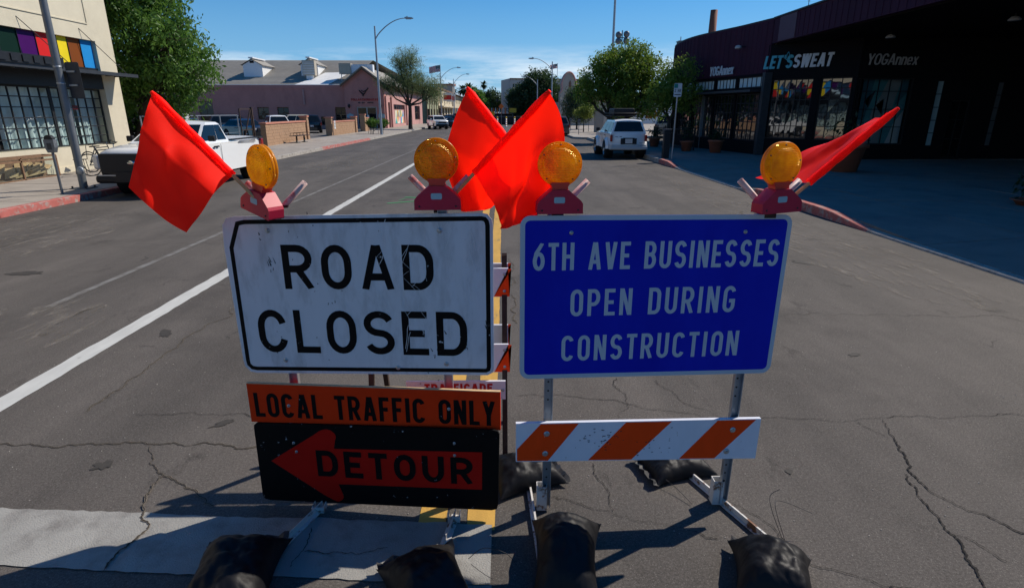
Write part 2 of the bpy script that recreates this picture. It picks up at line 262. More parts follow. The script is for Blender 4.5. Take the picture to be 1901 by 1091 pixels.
# ------------------------------------------------------------------ mesh builder
class MB:
    def __init__(s): s.v = []; s.f = []; s.sm = []
    def add(s, vs, fs, smooth=False):
        b = len(s.v); s.v += [tuple(map(float, p)) for p in vs]; s.f += [tuple(i+b for i in f) for f in fs]; s.sm += [smooth]*len(fs); return s
    def box(s, x0, x1, y0, y1, z0, z1, T=None):
        vs = [(x, y, z) for z in (z0, z1) for y in (y0, y1) for x in (x0, x1)]
        if T: vs = [T @ Vector(p) for p in vs]
        return s.add(vs, [(0, 2, 3, 1), (4, 5, 7, 6), (0, 1, 5, 4), (2, 6, 7, 3), (0, 4, 6, 2), (1, 3, 7, 5)])
    def cbox(s, c, d, rz=0, T=None):
        m = Matrix.Translation(c) @ Matrix.Rotation(rz, 4, 'Z')
        if T: m = T @ m
        return s.box(-d[0]/2, d[0]/2, -d[1]/2, d[1]/2, -d[2]/2, d[2]/2, m)
    def quad(s, *p): return s.add(p, [tuple(range(len(p)))])
    def tube(s, pts, r, n=8, cap=True, smooth=True):
        pts = [Vector(p) for p in pts]; rs = r if isinstance(r, (list, tuple)) else [r]*len(pts)
        vs = []; fs = []; up = None
        for i, p in enumerate(pts):
            d = (pts[min(i+1, len(pts)-1)]-pts[max(i-1, 0)]).normalized()
            if up is None: up = Vector((0, 0, 1)) if abs(d.z) < .9 else Vector((1, 0, 0))
            a = d.cross(up)
            if a.length < 1e-4: a = d.cross(Vector((0, 1, 0)))
            a.normalize(); b = a.cross(d).normalized(); up = b
            for k in range(n):
                t = 2*PI*k/n; vs.append(p+(a*math.cos(t)+b*math.sin(t))*rs[i])
        for i in range(len(pts)-1):
            for k in range(n): fs.append((i*n+k, i*n+(k+1) % n, (i+1)*n+(k+1) % n, (i+1)*n+k))
        s.add(vs, fs, smooth)
        if cap:
            s.add(vs[:n], [tuple(range(n))[::-1]]); s.add(vs[-n:], [tuple(range(n))])
        return s
    def bar(s, a, b, w, d):   # rectangular bar from a to b
        a = Vector(a); b = Vector(b); z = b-a; L = z.length; q = z.to_track_quat('Z', 'Y').to_matrix().to_4x4()
        return s.box(-w/2, w/2, -d/2, d/2, 0, L, Matrix.Translation(a) @ q)
    def lathe(s, prof, n=16, T=None, axis='Z', smooth=True):
        vs = []
        for (r, h) in prof:
            for k in range(n):
                t = 2*PI*k/n; c, d = r*math.cos(t), r*math.sin(t)
                p = Vector((c, d, h)) if axis == 'Z' else (Vector((c, h, d)) if axis == 'Y' else Vector((h, c, d)))
                vs.append(T @ p if T else p)
        fs = []
        for i in range(len(prof)-1):
            for k in range(n): fs.append((i*n+k, i*n+(k+1) % n, (i+1)*n+(k+1) % n, (i+1)*n+k))
        return s.add(vs, fs, smooth)
    def prism(s, poly, d0, d1, f=lambda u, v, d: (u, d, v), smooth=False):   # 2D outline extruded
        n = len(poly); vs = [f(u, v, d0) for u, v in poly]+[f(u, v, d1) for u, v in poly]
        s.add(vs, [tuple(range(n))[::-1], tuple(range(n, 2*n))]); s.add(vs, [(i, (i+1) % n, n+(i+1) % n, n+i) for i in range(n)], smooth); return s
    def mesh(s, name):
        me = bpy.data.meshes.new(name); me.from_pydata(s.v, [], s.f); me.polygons.foreach_set('use_smooth', s.sm); me.update(); return me
def obj(name, mb, m, parent=None, bevel=0, label=None, kind=None, loc=None, rot=None, auto=None, fix=True):
    me = mb.mesh(name) if isinstance(mb, MB) else mb
    if isinstance(mb, MB) and fix and len(mb.f) < 20000:
        import bmesh; bm = bmesh.new(); bm.from_mesh(me); bmesh.ops.recalc_face_normals(bm, faces=bm.faces); bm.to_mesh(me); bm.free()
    if auto: me.polygons.foreach_set('use_smooth', [True]*len(me.polygons)); me.set_sharp_from_angle(angle=R(auto))
    if not me.materials: me.materials.append(M[m] if isinstance(m, str) else m)
    o = bpy.data.objects.new(name, me); C.objects.link(o)
    if parent is not None:
        o.parent = parent
        if parent.get('w_') : o.location = -parent.location
    if loc is not None: o.location = loc
    if rot is not None: o.rotation_euler = rot
    if bevel:
        b = o.modifiers.new('bevel', 'BEVEL'); b.width = bevel; b.segments = 2; b.limit_method = 'ANGLE'; b.angle_limit = R(40)
    if label: o['label'] = label
    if kind: o['kind'] = kind
    return o
def thing(name, label, cat, loc=(0, 0, 0), rz=0, group=None, world=False):
    o = bpy.data.objects.new(name, None); C.objects.link(o); o.location = loc; o.rotation_euler = (0, 0, rz); o.empty_display_size = .2
    o['label'] = label; o['category'] = cat
    if group: o['group'] = group
    if world: o['w_'] = 1
    return o
def tag(o, label, cat, group=None):
    o['label'] = label; o['category'] = cat
    if group: o['group'] = group
    return o
def inst(name, me, parent, loc, rot=(0, 0, 0), scale=None, label=None):
    o = bpy.data.objects.new(name, me); C.objects.link(o); o.parent = parent
    if parent is not None and parent.get('w_'): loc = Vector(loc)-parent.location
    o.location = loc; o.rotation_euler = rot
    if scale: o.scale = scale
    if label: o['label'] = label
    return o
KIDS = {}
def dup(root, loc, rz=None, label=None):
    r = root.copy(); C.objects.link(r); r.location = loc
    if rz is not None: r.rotation_euler = (0, 0, rz)
    if label: r['label'] = label
    for ch in [c for c in C.objects if c.parent == root]:
        c = ch.copy(); C.objects.link(c); c.parent = r
        for g in [k for k in C.objects if k.parent == ch]:
            d = g.copy(); C.objects.link(d); d.parent = c
    return r

# ------------------------------------------------------------------ stroke lettering (highway style)
def arcp(cx, cy, rx, ry, a0, a1, n=9): return [(cx+rx*math.cos(R(a0+(a1-a0)*i/n)), cy+ry*math.sin(R(a0+(a1-a0)*i/n))) for i in range(n+1)]
def glyph(ch, w, h, t):
    x0, x1, y0, y1 = t/2, w-t/2, t/2, h-t/2; cx = w/2; rx = (x1-x0)/2; ry = min(h*.34, rx*1.25, (y1-y0)/2); m = h*.5
    ov = lambda a, b, r: arcp(cx, b-r, rx, r, 0, 180, 12)+arcp(cx, a+r, rx, r, 180, 360, 12)+[(x1, b-r)]
    D = {
     'O': [ov(y0, y1, ry)], '0': [ov(y0, y1, ry)], 'Q': [ov(y0, y1, ry)],
     'C': [arcp(cx, y1-ry, rx, ry, 15, 180, 12)+arcp(cx, y0+ry, rx, ry, 180, 345, 12)],
     'G': [arcp(cx, y1-ry, rx, ry, 15, 180, 12)+arcp(cx, y0+ry, rx, ry, 180, 360, 12)+[(x1, h*.44), (cx, h*.44)]],
     'L': [[(x0, h), (x0, 0)], [(x0, y0), (w, y0)]],
     'I': [[(cx, 0), (cx, h)]], 'T': [[(0, y1), (w, y1)], [(cx, 0), (cx, h)]],
     'E': [[(x0, 0), (x0, h)], [(x0, y0), (w, y0)], [(x0, y1), (w*.97, y1)], [(x0, m), (w*.86, m)]],
     'F': [[(x0, 0), (x0, h)], [(x0, y1), (w*.97, y1)], [(x0, m), (w*.85, m)]],
     'H': [[(x0, 0), (x0, h)], [(x1, 0), (x1, h)], [(x0, m), (x1, m)]],
     'A': [[(t*.5, 0), (cx-t*.1, h)], [(w-t*.5, 0), (cx+t*.1, h)], [(w*.2, h*.29), (w*.8, h*.29)]],
     'V': [[(t*.5, h), (cx-t*.1, 0)], [(w-t*.5, h), (cx+t*.1, 0)]],
     'W': [[(t*.5, h), (w*.28, 0)], [(w*.28, 0), (cx, h)], [(cx, h), (w*.72, 0)], [(w*.72, 0), (w-t*.5, h)]],
     'N': [[(x0, 0), (x0, h)], [(x1, 0), (x1, h)], [(x0+t*.1, h), (x1-t*.1, 0)]],
     'Y': [[(t*.5, h), (cx, h*.42)], [(w-t*.5, h), (cx, h*.42)], [(cx, h*.5), (cx, 0)]],
     'X': [[(t*.5, h), (w-t*.5, 0)], [(w-t*.5, h), (t*.5, 0)]],
     'U': [[(x0, h)]+arcp(cx, y0+ry, rx, ry, 180, 360, 12)+[(x1, h)]],
     'D': [[(x0, 0), (x0, h)], [(x0, y1), (cx, y1)]+arcp(cx, y1-ry, rx, ry, 90, 0, 8)+arcp(cx, y0+ry, rx, ry, 0, -90, 8)+[(x0, y0)]],
     'P': [[(x0, 0), (x0, h)], [(x0, y1), (cx, y1)]+arcp(cx, (y1+h*.44)/2, rx, (y1-h*.44)/2, 90, -90, 10)+[(x0, h*.44)]],
     'R': [[(x0, 0), (x0, h)], [(x0, y1), (cx, y1)]+arcp(cx, (y1+h*.46)/2, rx, (y1-h*.46)/2, 90, -90, 10)+[(x0, h*.46)], [(w*.50, h*.46), (w-t*.45, 0)]],
     'B': [[(x0, 0), (x0, h)], [(x0, y1), (cx, y1)]+arcp(cx, (y1+h*.52)/2, rx*.9, (y1-h*.52)/2, 90, -90, 10)+[(x0, h*.52)], [(cx, h*.52)]+arcp(cx, (h*.52+y0)/2, rx, (h*.52-y0)/2, 90, -90, 10)+[(x0, y0)]],
     'S': [arcp(cx, y1-(y1-y0)/4, rx, (y1-y0)/4, 20, 180, 10)+arcp(cx, y1-(y1-y0)/4, rx, (y1-y0)/4, 190, 250, 4)+arcp(cx, y0+(y1-y0)/4, rx, (y1-y0)/4, 70, 0, 5)+arcp(cx, y0+(y1-y0)/4, rx, (y1-y0)/4, -10, -160, 10)],
     '6': [arcp(cx, y0+h*.27, rx, h*.27, 0, 360, 20), [(x0+.0*w, y0+h*.27), (x0+w*.12, h*.62), (w*.78, h)]],
     '1': [[(cx, 0), (cx, h)], [(cx, h), (cx*.3, h*.8)]], '2': [arcp(cx, y1-ry, rx, ry, 160, -20, 10)+[(x0, y0)], [(0, y0), (w, y0)]],
     'n': [[(x0, 0), (x0, h*.72)], [(x0, h*.5)]+arcp(cx, h*.72-t/2-h*.17, rx, h*.17, 150, 0, 8)+[(x1, 0)]],
     'e': [[(x0, h*.36), (x1, h*.36)]+arcp(cx, h*.5, rx, h*.22-t/2, 0, 180, 8)+arcp(cx, h*.22, rx, h*.22-t/2, 180, 330, 8)],
     'x': [[(t*.5, h*.72), (w-t*.5, 0)], [(w-t*.5, h*.72), (t*.5, 0)]],
     "'": [[(cx, h), (cx, h*.75)]],
    }
    return D.get(ch, [])
WID = {'I': .36, 'W': 1.35, 'A': 1.08, "'": .3, 'E': .86, 'F': .84, 'L': .82, 'T': .86, 'n': .78, 'e': .78, 'x': .8, 'V': 1.02, 'Y': 1.0}
def text_mesh(mb, s, x0, x1, z0, z1, t, y=0., gap=.28, slant=0., F=None, eps=8e-5):
    """fill the box x0..x1, z0..z1 with the string; letter gap is a fraction of a letter width"""
    h = z1-z0; tot = 0
    for c in s: tot += (.62 if c == ' ' else WID.get(c, 1.0))+gap
    tot -= gap; u = (x1-x0)/tot; x = x0; k = 0; mb.starts = []
    for c in s:
        mb.starts.append((len(mb.v), len(mb.f)))
        if c == ' ': x += (.62+gap)*u; continue
        wd = max(WID.get(c, 1)*u, t*1.02)
        for st in glyph(c, wd, h, t):
            k += 1
            P = [Vector((a, b)) for a, b in st]; n = len(P); vs = []; closed = (P[0]-P[-1]).length < 1e-5
            for i in range(n):
                a = P[i-1] if i > 0 else (P[-2] if closed else None); b = P[i+1] if i < n-1 else (P[1] if closed else None)
                d1 = (P[i]-a).normalized() if a is not None and (P[i]-a).length > 1e-7 else None; d2 = (b-P[i]).normalized() if b is not None and (b-P[i]).length > 1e-7 else None
                d1 = d1 or d2 or Vector((1, 0)); d2 = d2 or d1; tn = (d1+d2)
                if tn.length < 1e-6: tn = d1
                tn.normalize(); nn = Vector((-tn.y, tn.x)); kf = 1/max(.5, nn.dot(Vector((-d1.y, d1.x))))
                for sg in (1, -1):
                    p = P[i]+nn*(sg*t/2*kf); px = p.x; pz = min(max(p.y, 0), h)
                    vs.append((x+px+slant*pz, y-eps*(k % 6), z0+pz))
            if F: vs = [F(v) for v in vs]
            mb.add(vs, [(2*i, 2*i+1, 2*i+3, 2*i+2) for i in range(n-1)])
        x += wd+gap*u
    return mb
def rrect(x0, x1, z0, z1, r, n=6):
    p = []
    for cx, cz, a in ((x1-r, z1-r, 0), (x0+r, z1-r, 90), (x0+r, z0+r, 180), (x1-r, z0+r, 270)):
        p += [(cx+r*math.cos(R(a+90*i/n)), cz+r*math.sin(R(a+90*i/n))) for i in range(n+1)]
    return p
def ring(mb, outer, inner, y):
    n = len(outer); vs = [(a, y, b) for a, b in outer]+[(a, y, b) for a, b in inner]
    mb.add(vs, [(i, (i+1) % n, n+(i+1) % n, n+i) for i in range(n)])
def shrink(poly, d):
    n = len(poly); out = []
    for i in range(n):
        a = Vector(poly[i-1]); b = Vector(poly[i]); c = Vector(poly[(i+1) % n])
        d1 = (b-a); d2 = (c-b)
        d1 = d1.normalized() if d1.length > 1e-6 else d2.normalized(); d2 = d2.normalized() if d2.length > 1e-6 else d1
        t = (d1+d2).normalized(); nn = Vector((-t.y, t.x)); k = 1/max(.5, nn.dot(Vector((-d1.y, d1.x)))); out.append(tuple(b+nn*d*k))
    return out

# ================================================================== SETTING
KX, LX = 6.5, -10.2
o = obj('ground', MB().quad((-900, -300, -.03), (900, -300, -.03), (900, 1800, -.03), (-900, 1800, -.03)), 'land', kind='structure')
road = obj('road', MB().quad((LX, -30, 0), (KX+.25, -30, 0), (KX+.25, 420, 0), (LX, 420, 0)), 'asphalt', kind='structure')
cross = obj('side_road', MB().quad((-160, 100, -.012), (LX, 100, -.012), (LX, 112, -.012), (-160, 112, -.012)), 'asphalt', kind='structure')
def strip(name, x0, x1, y0, y1, m, z=.004, rag=.006, seg=.12, par=road):
    mb = MB(); n = max(2, int((y1-y0)/seg)) if y1-y0 > x1-x0 else max(2, int((x1-x0)/seg)); n = min(n, 700); vs = []
    for i in range(n+1):
        f = i/n
        if y1-y0 > x1-x0: y = y0+(y1-y0)*f; vs += [(x0+random.uniform(-rag, rag), y, z), (x1+random.uniform(-rag, rag), y, z)]
        else: x = x0+(x1-x0)*f; vs += [(x, y0+random.uniform(-rag, rag), z), (x, y1+random.uniform(-rag, rag), z)]
    mb.add(vs, [(2*i, 2*i+1, 2*i+3, 2*i+2) for i in range(n)]); return obj(name, mb, m, par)
strip('edge_line', -3.80, -3.62, 1.5, 60, 'wpaint', rag=.008)
strip('edge_line', -3.77, -3.65, 60.1, 82, 'wpaint', rag=.0)
strip('bike_line', -5.08, -4.99, 6, 70, 'fpaint', rag=.008)
strip('yellow_line', -.455, -.31, 2.42, 80, 'ypaint', rag=.004)
strip('yellow_line', -.20, -.055, 2.42, 80, 'ypaint', rag=.004)
xb = strip('crosswalk_bar', -9.8, -.07, 2.225, 2.62, 'xpaint', z=.006, rag=.006, seg=.05)
for v in xb.data.vertices: v.co.y -= .061*(max(-4, v.co.x)+2.7)+.012*noise.noise(Vector((v.co.x*2.3, v.co.y, 0)))
strip('crosswalk_bar', -.30, -.06, 1.0, 2.06, 'xpaint', z=.006, rag=.012)
strip('crosswalk_bar', -9.8, -.35, -.9, -.5, 'xpaint', z=.008, rag=.012)
mb = MB()
for (x, y, l, a) in ((-2.35, 13.6, .9, .5), (-2.1, 14.3, .8, -.2), (-2.5, 14.0, .35, 1.3)):
    dx, dy = math.cos(a)*l/2, math.sin(a)*l/2; mb.quad((x-dx, y-dy, .009), (x+dx, y+dy, .009), (x+dx, y+dy+.06, .009), (x-dx, y-dy+.06, .009))
obj('survey_mark', mb, 'gpaint', road)
def blotch(x, y, rx, ry, ang, m, z=.0045, n=26, wob=.4, name='scuff'):
    vs = [(x, y, z)]; c, s = math.cos(ang), math.sin(ang)
    for i in range(n):
        t = 2*PI*i/n; k = 1+wob*noise.noise(Vector((math.cos(t)*2+x, math.sin(t)*2+y, 3))) ; a, b = rx*k*math.cos(t), ry*k*math.sin(t); vs.append((x+a*c-b*s, y+a*s+b*c, z))
    return obj(name, MB().add(vs, [(0, i+1, (i+1) % n+1) for i in range(n)]), m, road)
dm = bpy.data.materials['dusty_scuff']; t = dm.node_tree; b = t.nodes['Principled BSDF']; n = t.nodes.new('ShaderNodeTexNoise'); n.inputs['Scale'].default_value = 3.2; n.inputs['Detail'].default_value = 9; n.inputs['Roughness'].default_value = .72
c_ = t.nodes.new('ShaderNodeTexCoord'); mp_ = t.nodes.new('ShaderNodeMapping'); mp_.inputs['Scale'].default_value = (2.2, .5, 1); mp_.inputs['Rotation'].default_value = (0, 0, .25)
t.links.new(c_.outputs['Object'], mp_.inputs[0]); t.links.new(mp_.outputs[0], n.inputs['Vector'])
r = t.nodes.new('ShaderNodeValToRGB'); r.color_ramp.elements[0].position = .50; r.color_ramp.elements[1].position = .72; t.links.new(n.outputs['Fac'], r.inputs[0]); t.links.new(r.outputs[0], b.inputs['Alpha'])
for a in ((-4.75, 5.3, .5, 1.2, .15), (-4.35, 5.5, .22, .6, .2), (-5.6, 5.0, .5, 1.0, .1), (-8.5, 9.5, 1.5, 2.5, .2), (5.2, 9.0, .8, 3.2, 0), (5.4, 15, .7, 3.5, 0), (-7, 26, 1.2, 5, 0)):
    blotch(*a, 'dust')
CR = [[(2.94, 5.63), (3.22, 5.65), (3.79, 5.62), (4.57, 5.59), (5.21, 5.6), (5.32, 5.39), (6.3, 5.2)],
[(0.09, 3.87), (0.46, 3.87), (0.82, 3.8), (1.08, 3.64), (1.5, 3.52), (1.83, 3.53), (2.12, 3.5), (2.45, 3.48), (2.66, 3.51), (2.9, 3.53), (3.29, 3.53), (3.68, 3.52), (5.4, 3.6)],
[(1.2, 4.13), (1.3, 3.81), (1.48, 3.61), (1.5, 3.52)],
[(2.65, 3.49), (2.59, 3.34), (2.55, 3.2), (2.49, 3.03), (2.42, 2.9), (2.42, 2.84), (2.41, 2.69), (2.44, 2.64), (2.5, 2.53), (2.65, 2.36), (2.9, 2.1)],
[(2.38, 2.87), (2.34, 2.71), (2.3, 2.53), (2.28, 2.35), (2.24, 2.22), (2.2, 2.1), (2.17, 2.02), (2.1, 1.6)],
[(0.24, 2.69), (0.46, 2.59), (0.58, 2.53), (0.69, 2.48), (0.81, 2.46), (0.93, 2.4), (1.08, 2.33)],
[(0.53, 3.01), (0.53, 2.9), (0.58, 2.75), (0.58, 2.58), (0.58, 2.54)],
[(1.22, 2.64), (1.28, 2.59), (1.33, 2.52), (1.39, 2.42), (1.4, 2.33), (1.42, 2.2), (1.5, 2.14), (1.64, 2.08), (1.78, 2.02), (2.1, 1.9)],
[(-3.01, 3.67), (-3.0, 3.91), (-3.0, 4.12), (-3.01, 4.52), (-3.02, 5.0), (-3.01, 5.47), (-2.88, 5.65), (-2.8, 7)],
[(-2.63, 3.63), (-2.33, 3.64), (-2.06, 3.63), (-1.82, 3.61), (-.9, 3.6)],
[(-3.28, 3.26), (-3.13, 3.25), (-2.75, 3.25), (-2.28, 3.25), (-1.88, 3.24), (-1.3, 3.26)],
[(-2.28, 3.24), (-2.18, 3.04), (-2.03, 2.92), (-1.93, 2.87), (-1.83, 2.79), (-1.75, 2.76), (-1.65, 2.65), (-1.58, 2.63)],
[(-2.03, 2.92), (-2.03, 2.82), (-1.98, 2.66), (-1.93, 2.54), (-1.84, 2.45), (-1.86, 2.37), (-1.89, 2.27), (-1.88, 2.17)],
[(-1.0, 2.45), (-0.99, 2.38), (-0.99, 2.28), (-1.02, 2.17)], [(-0.99, 2.28), (-0.87, 2.26), (-0.74, 2.26), (-0.57, 2.3)],
[(0.91, 4.18), (0.92, 3.82), (0.79, 3.43)], [(2.44, 3.46), (2.53, 3.24)], [(2.28, 2.35), (2.35, 2.31), (2.4, 2.16)],
[(0.07, 8.12), (0.13, 6.99), (0.07, 5.85), (0.13, 5.43)], [(-6, 9.2), (-4.2, 9.1), (-2, 9.25), (-.5, 9.2)], [(.3, 9.3), (2.4, 9.4), (4.4, 9.3), (6.3, 9.35)]]
SANDY = {10, 11, 12, 8, 18}
def crack(pts, wd, m, z, par=road, seed=0):
    rnd = random.Random(seed); P = [Vector((*p, 0)) for p in pts]
    for lv in range(6):
        Q = [P[0]]
        for a, b in zip(P, P[1:]):
            d = b-a
            if d.length > .012: nn = Vector((-d.y, d.x, 0)); Q.append(a+d*rnd.uniform(.35, .65)+nn*rnd.uniform(-.17, .17)*(1 if lv else .5))
            Q.append(b)
        P = Q
    vs = []; n = len(P)
    for i, p in enumerate(P):
        d = (P[min(i+1, n-1)]-P[max(0, i-1)]).normalized(); nn = Vector((-d.y, d.x, 0)); ww = wd*rnd.uniform(.3, 1.1)*(1+.9*noise.noise(p*3+Vector((seed, 0, 0))))*(1 if 1 < i < n-2 else .2); vs += [p+nn*ww/2+Vector((0, 0, z)), p-nn*ww/2+Vector((0, 0, z))]
    return obj('crack', MB().add(vs, [(2*i, 2*i+1, 2*i+3, 2*i+2) for i in range(n-1)]), m, par)
for i, c in enumerate(CR):
    z = .0095 if i in (12, 13, 14) else .004
    if i in SANDY: crack(c, .016, 'crackfill', z, seed=i)
    crack(c, .0052 if i not in (3, 4) else .010, 'crack', z+.0015, seed=i)
M['oil'] = mat('oil_spot', (.045, .040, .034), .8, var=.3, vs_=20)
for k, (x, y, a, b) in enumerate(((-2.45, 3.02, .055, .045), (-1.95, 3.5, .08, .03), (-2.1, 2.55, .05, .02), (-3.3, 5.2, .10, .05), (2.4, 6.6, .12, .05), (3.1, 4.6, .06, .03), (1.7, 2.9, .03, .02), (-1.2, 5.1, .07, .05), (4.3, 7.8, .2, .07), (-6.4, 7.4, .2, .1), (1.1, 3.2, .04, .02))):
    blotch(x, y, a, b, k*.7, 'oil', z=.0042, wob=.7, name='oil_spot')
# small stones and litter on the asphalt
mb = MB()
for i in range(700):
    x, y = random.uniform(-4, 4), random.uniform(1.9, 7); s = random.uniform(.0015, .004)
    mb.cbox((x, y, s/2), (s*1.6, s, s), random.uniform(0, 3))
g = obj('loose_grit', mb, 'kerb', road, kind='stuff')

# ---- pavements: slabs one by one, kerb stones one by one
def hz(y): # kerb height on the right: dropped for the driveways
    if y < 9.9: return .03
    if y < 11.4: return .03+.15*(y-9.9)/1.5
    if y < 14.6: return .18
    if y < 16: return .18-.15*(y-14.6)/1.4
    if y < 21.6: return .03
    if y < 23.2: return .03+.15*(y-21.6)/1.6
    return .18
paveR = obj('pavement_right_base', MB().box(KX+.2, 40, -30, 44, -.02, .012), 'mortar', kind='structure'); paveR.name = 'pavement'
rng = random.Random(3)
xs = [KX+.19, 8.45, 10.4, 12.35, 14.3, 16.3]; ys = [1.0+1.95*i for i in range(17)]
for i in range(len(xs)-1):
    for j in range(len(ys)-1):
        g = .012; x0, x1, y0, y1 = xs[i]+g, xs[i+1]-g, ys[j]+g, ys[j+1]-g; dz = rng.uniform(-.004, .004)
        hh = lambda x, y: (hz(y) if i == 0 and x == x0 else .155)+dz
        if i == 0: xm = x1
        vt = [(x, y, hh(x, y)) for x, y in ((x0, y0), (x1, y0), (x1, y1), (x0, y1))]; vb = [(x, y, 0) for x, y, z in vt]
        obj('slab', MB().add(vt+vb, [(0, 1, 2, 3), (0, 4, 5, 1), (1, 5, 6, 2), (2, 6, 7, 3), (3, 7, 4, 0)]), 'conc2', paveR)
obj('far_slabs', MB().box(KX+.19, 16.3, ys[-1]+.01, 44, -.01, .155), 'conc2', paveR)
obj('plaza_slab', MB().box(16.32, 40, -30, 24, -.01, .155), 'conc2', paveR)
for j in range(20):
    y0, y1 = -2+2.4*j, -2+2.4*(j+1)-.012; red = (9.9 <= y0 < 13) or (21.6 < y0 < 23)
    n = 4; vs = []
    for k in range(n+1):
        y = y0+(y1-y0)*k/n; h = hz(y); vs += [(KX, y, -.01), (KX+.015, y, h-.01), (KX+.03, y, h), (KX+.185, y, h), (KX+.185, y, -.01)]
    fs = [(k*5+i, k*5+i+1, (k+1)*5+i+1, (k+1)*5+i) for k in range(n) for i in range(4)]+[(0, 4, 3, 2, 1), tuple(n*5+i for i in range(5))]
    obj('kerb_stone', MB().add(vs, fs), 'redkerb' if red else 'kerb', paveR)
bay = obj('pavement_beyond', MB().box(KX, 40, 46.2, 260, -.01, .155), 'conc', kind='structure'); bay.name = 'pavement'
obj('kerb_nib', MB().prism([(5.6, 47.2), (5.6, 60), (KX-.01, 60), (KX-.01, 46.2), (6.2, 46.3)], 0, .155, lambda u, v, d: (u, v, d)), 'kerb', bay)
drive = obj('driveway', MB().quad((KX+.26, 44.02, .01), (60, 44.02, .01), (60, 46.18, .01), (KX+.26, 46.18, .01)), 'lot', kind='structure')
# left pavement
paveL = obj('pavement', MB().box(-14.4, LX-.19, -30, 64, -.02, .10), 'mortar', kind='structure')
xs = [-14.4, -12.4, LX-.2]; ys = [6+1.7*i for i in range(26)]
for i in range(2):
    for j in range(25):
        g = .009; dz = rng.uniform(-.004, .004)
        obj('slab', MB().box(xs[i]+g, xs[i+1]-g, ys[j]+g, ys[j+1]-g, .1, .15+dz), 'conc', paveL)
obj('far_slabs', MB().box(-14.4, LX-.2, ys[-1]+.01, 100, -.01, .15), 'conc', paveL)
obj('far_slabs', MB().box(-14.4, LX-.2, 112, 300, -.01, .15), 'conc', paveL)
for j in range(40):
    y0, y1 = 2+2.4*j, 2+2.4*(j+1)-.012; red = y0 < 14.5 or 33 < y0 < 44
    obj('kerb_stone', MB().prism([(LX-.19, -.01), (LX-.19, .15), (LX-.03, .15), (LX-.012, .14), (LX, -.01)], y0, y1), 'redkerb' if red else 'kerb', paveL)
lot = obj('parking_lot', MB().box(-75, -14.42, 24, 72.9, -.02, .10), 'lot', kind='structure')
for i in range(8): obj('bay_line', MB().box(-34+2.7*i, -33.88+2.7*i, 50, 55, .1, .106), 'wpaint', lot)

# ================================================================== FOREGROUND STANDS
def planemap(P0, P1):
    P0 = Vector((*P0, 0)); P1 = Vector((*P1, 0)); d = (P1-P0).normalized(); n = Vector((d.y, -d.x, 0))   # n points to the camera side
    return lambda v: P0+d*v[0]-n*v[1]+Vector((0, 0, v[2]))
def mapped(mb, F):
    mb.v = [tuple(F(v)) for v in mb.v]; return mb
def plate(poly, F, y0=0., y1=.003): return mapped(MB().prism(poly, y0, y1, lambda u, v, d: (u, d, v)), F)
def bolts(pts, F, parent, y=-.001, r=.0125):
    for u, z in pts:
        mb = MB(); T = Matrix.Translation((u, y, z))
        mb.lathe([(0, -.0015), (r, -.0015), (r*1.05, 0), (r, .002)], 16, T, 'Y'); mb.lathe([(0, -.009), (r*.48, -.009), (r*.5, -.001)], 6, T, 'Y', False)
        obj('bolt', mapped(mb, F), 'bolt', parent)
def zpost(x, y, z0, z1, w=.042):   # perforated U channel
    mb = MB(); mb.box(x-w/2, x-w/2+.004, y-.012, y+.016, z0, z1); mb.box(x+w/2-.004, x+w/2, y-.012, y+.016, z0, z1); mb.box(x-w/2+.004, x+w/2-.004, y+.012, y+.016, z0, z1)
    return mb
def holes(x, y, z0, z1, parent):
    mb = MB(); z = z0
    while z < z1: mb.lathe([(0, 0), (.0055, 0)], 8, Matrix.Translation((x, y+.0115, z)), 'Y'); z += .05
    obj('bolt_holes', mb, 'dkprint', parent, kind='stuff')
# ---------- left stand
st = thing('sign_stand', 'battered white ROAD CLOSED sign stand with orange LOCAL TRAFFIC ONLY board and DETOUR arrow', 'road sign', (-.66, 2.58, 0), world=True)
W = planemap((-1.289, 2.60), (-.053, 2.46))
pnb = [(.0, 1.455), (.052, 1.585), (.10, 1.596), (1.20, 1.632), (1.225, 1.627), (1.243, 1.605), (1.248, 1.58), (1.246, .90), (1.240, .873), (1.215, .858), (.06, .816), (.025, .822), (.0, .85), (-.004, .88)][::-1]
pn = [(-.012, 1.45), (-.004, 1.555), (.018, 1.588), (.06, 1.597), (1.20, 1.632), (1.225, 1.627), (1.243, 1.605), (1.248, 1.58), (1.246, .90), (1.240, .873), (1.215, .858), (.06, .816), (.025, .822), (.0, .85), (-.004, .88)][::-1]
sp = obj('sign_panel', plate(pn, W), 'swhite', st, bevel=.001)
mb = MB(); o1 = shrink(pnb, .014); o2 = shrink(pnb, .034)
ring(mb, o1, o2, -.0006); obj('border', mapped(mb, W), 'sblack', sp)
def word(s, F, x0, x1, z0, z1, t, m, parent, y=-.0008, skew=None, **k):
    mb = MB(); text_mesh(mb, s, x0, x1, z0, z1, t, y, **k)
    if skew: mb.v = [(a, b, c+skew*(a-x0)) for a, b, c in mb.v]
    mapped(mb, F); ends = mb.starts[1:]+[(len(mb.v), len(mb.f))]
    for (v0, f0), (v1, f1) in zip(mb.starts, ends):
        if f1 > f0:
            o = MB(); o.v = mb.v[v0:v1]; o.f = [tuple(i-v0 for i in f) for f in mb.f[f0:f1]]; o.sm = [False]*len(o.f); obj('letter', o, m, parent, fix=False)
word('ROAD', W, .262, .975, 1.258, 1.47, .034, 'sblack', sp, skew=.022, gap=.30)
word('CLOSED', W, .098, 1.122, .93, 1.15, .034, 'sblack', sp, skew=.022, gap=.27)
bolts([(.211, 1.535), (1.01, 1.551), (.217, .892), (1.018, .908), (.78, .878)], W, sp, r=.011)
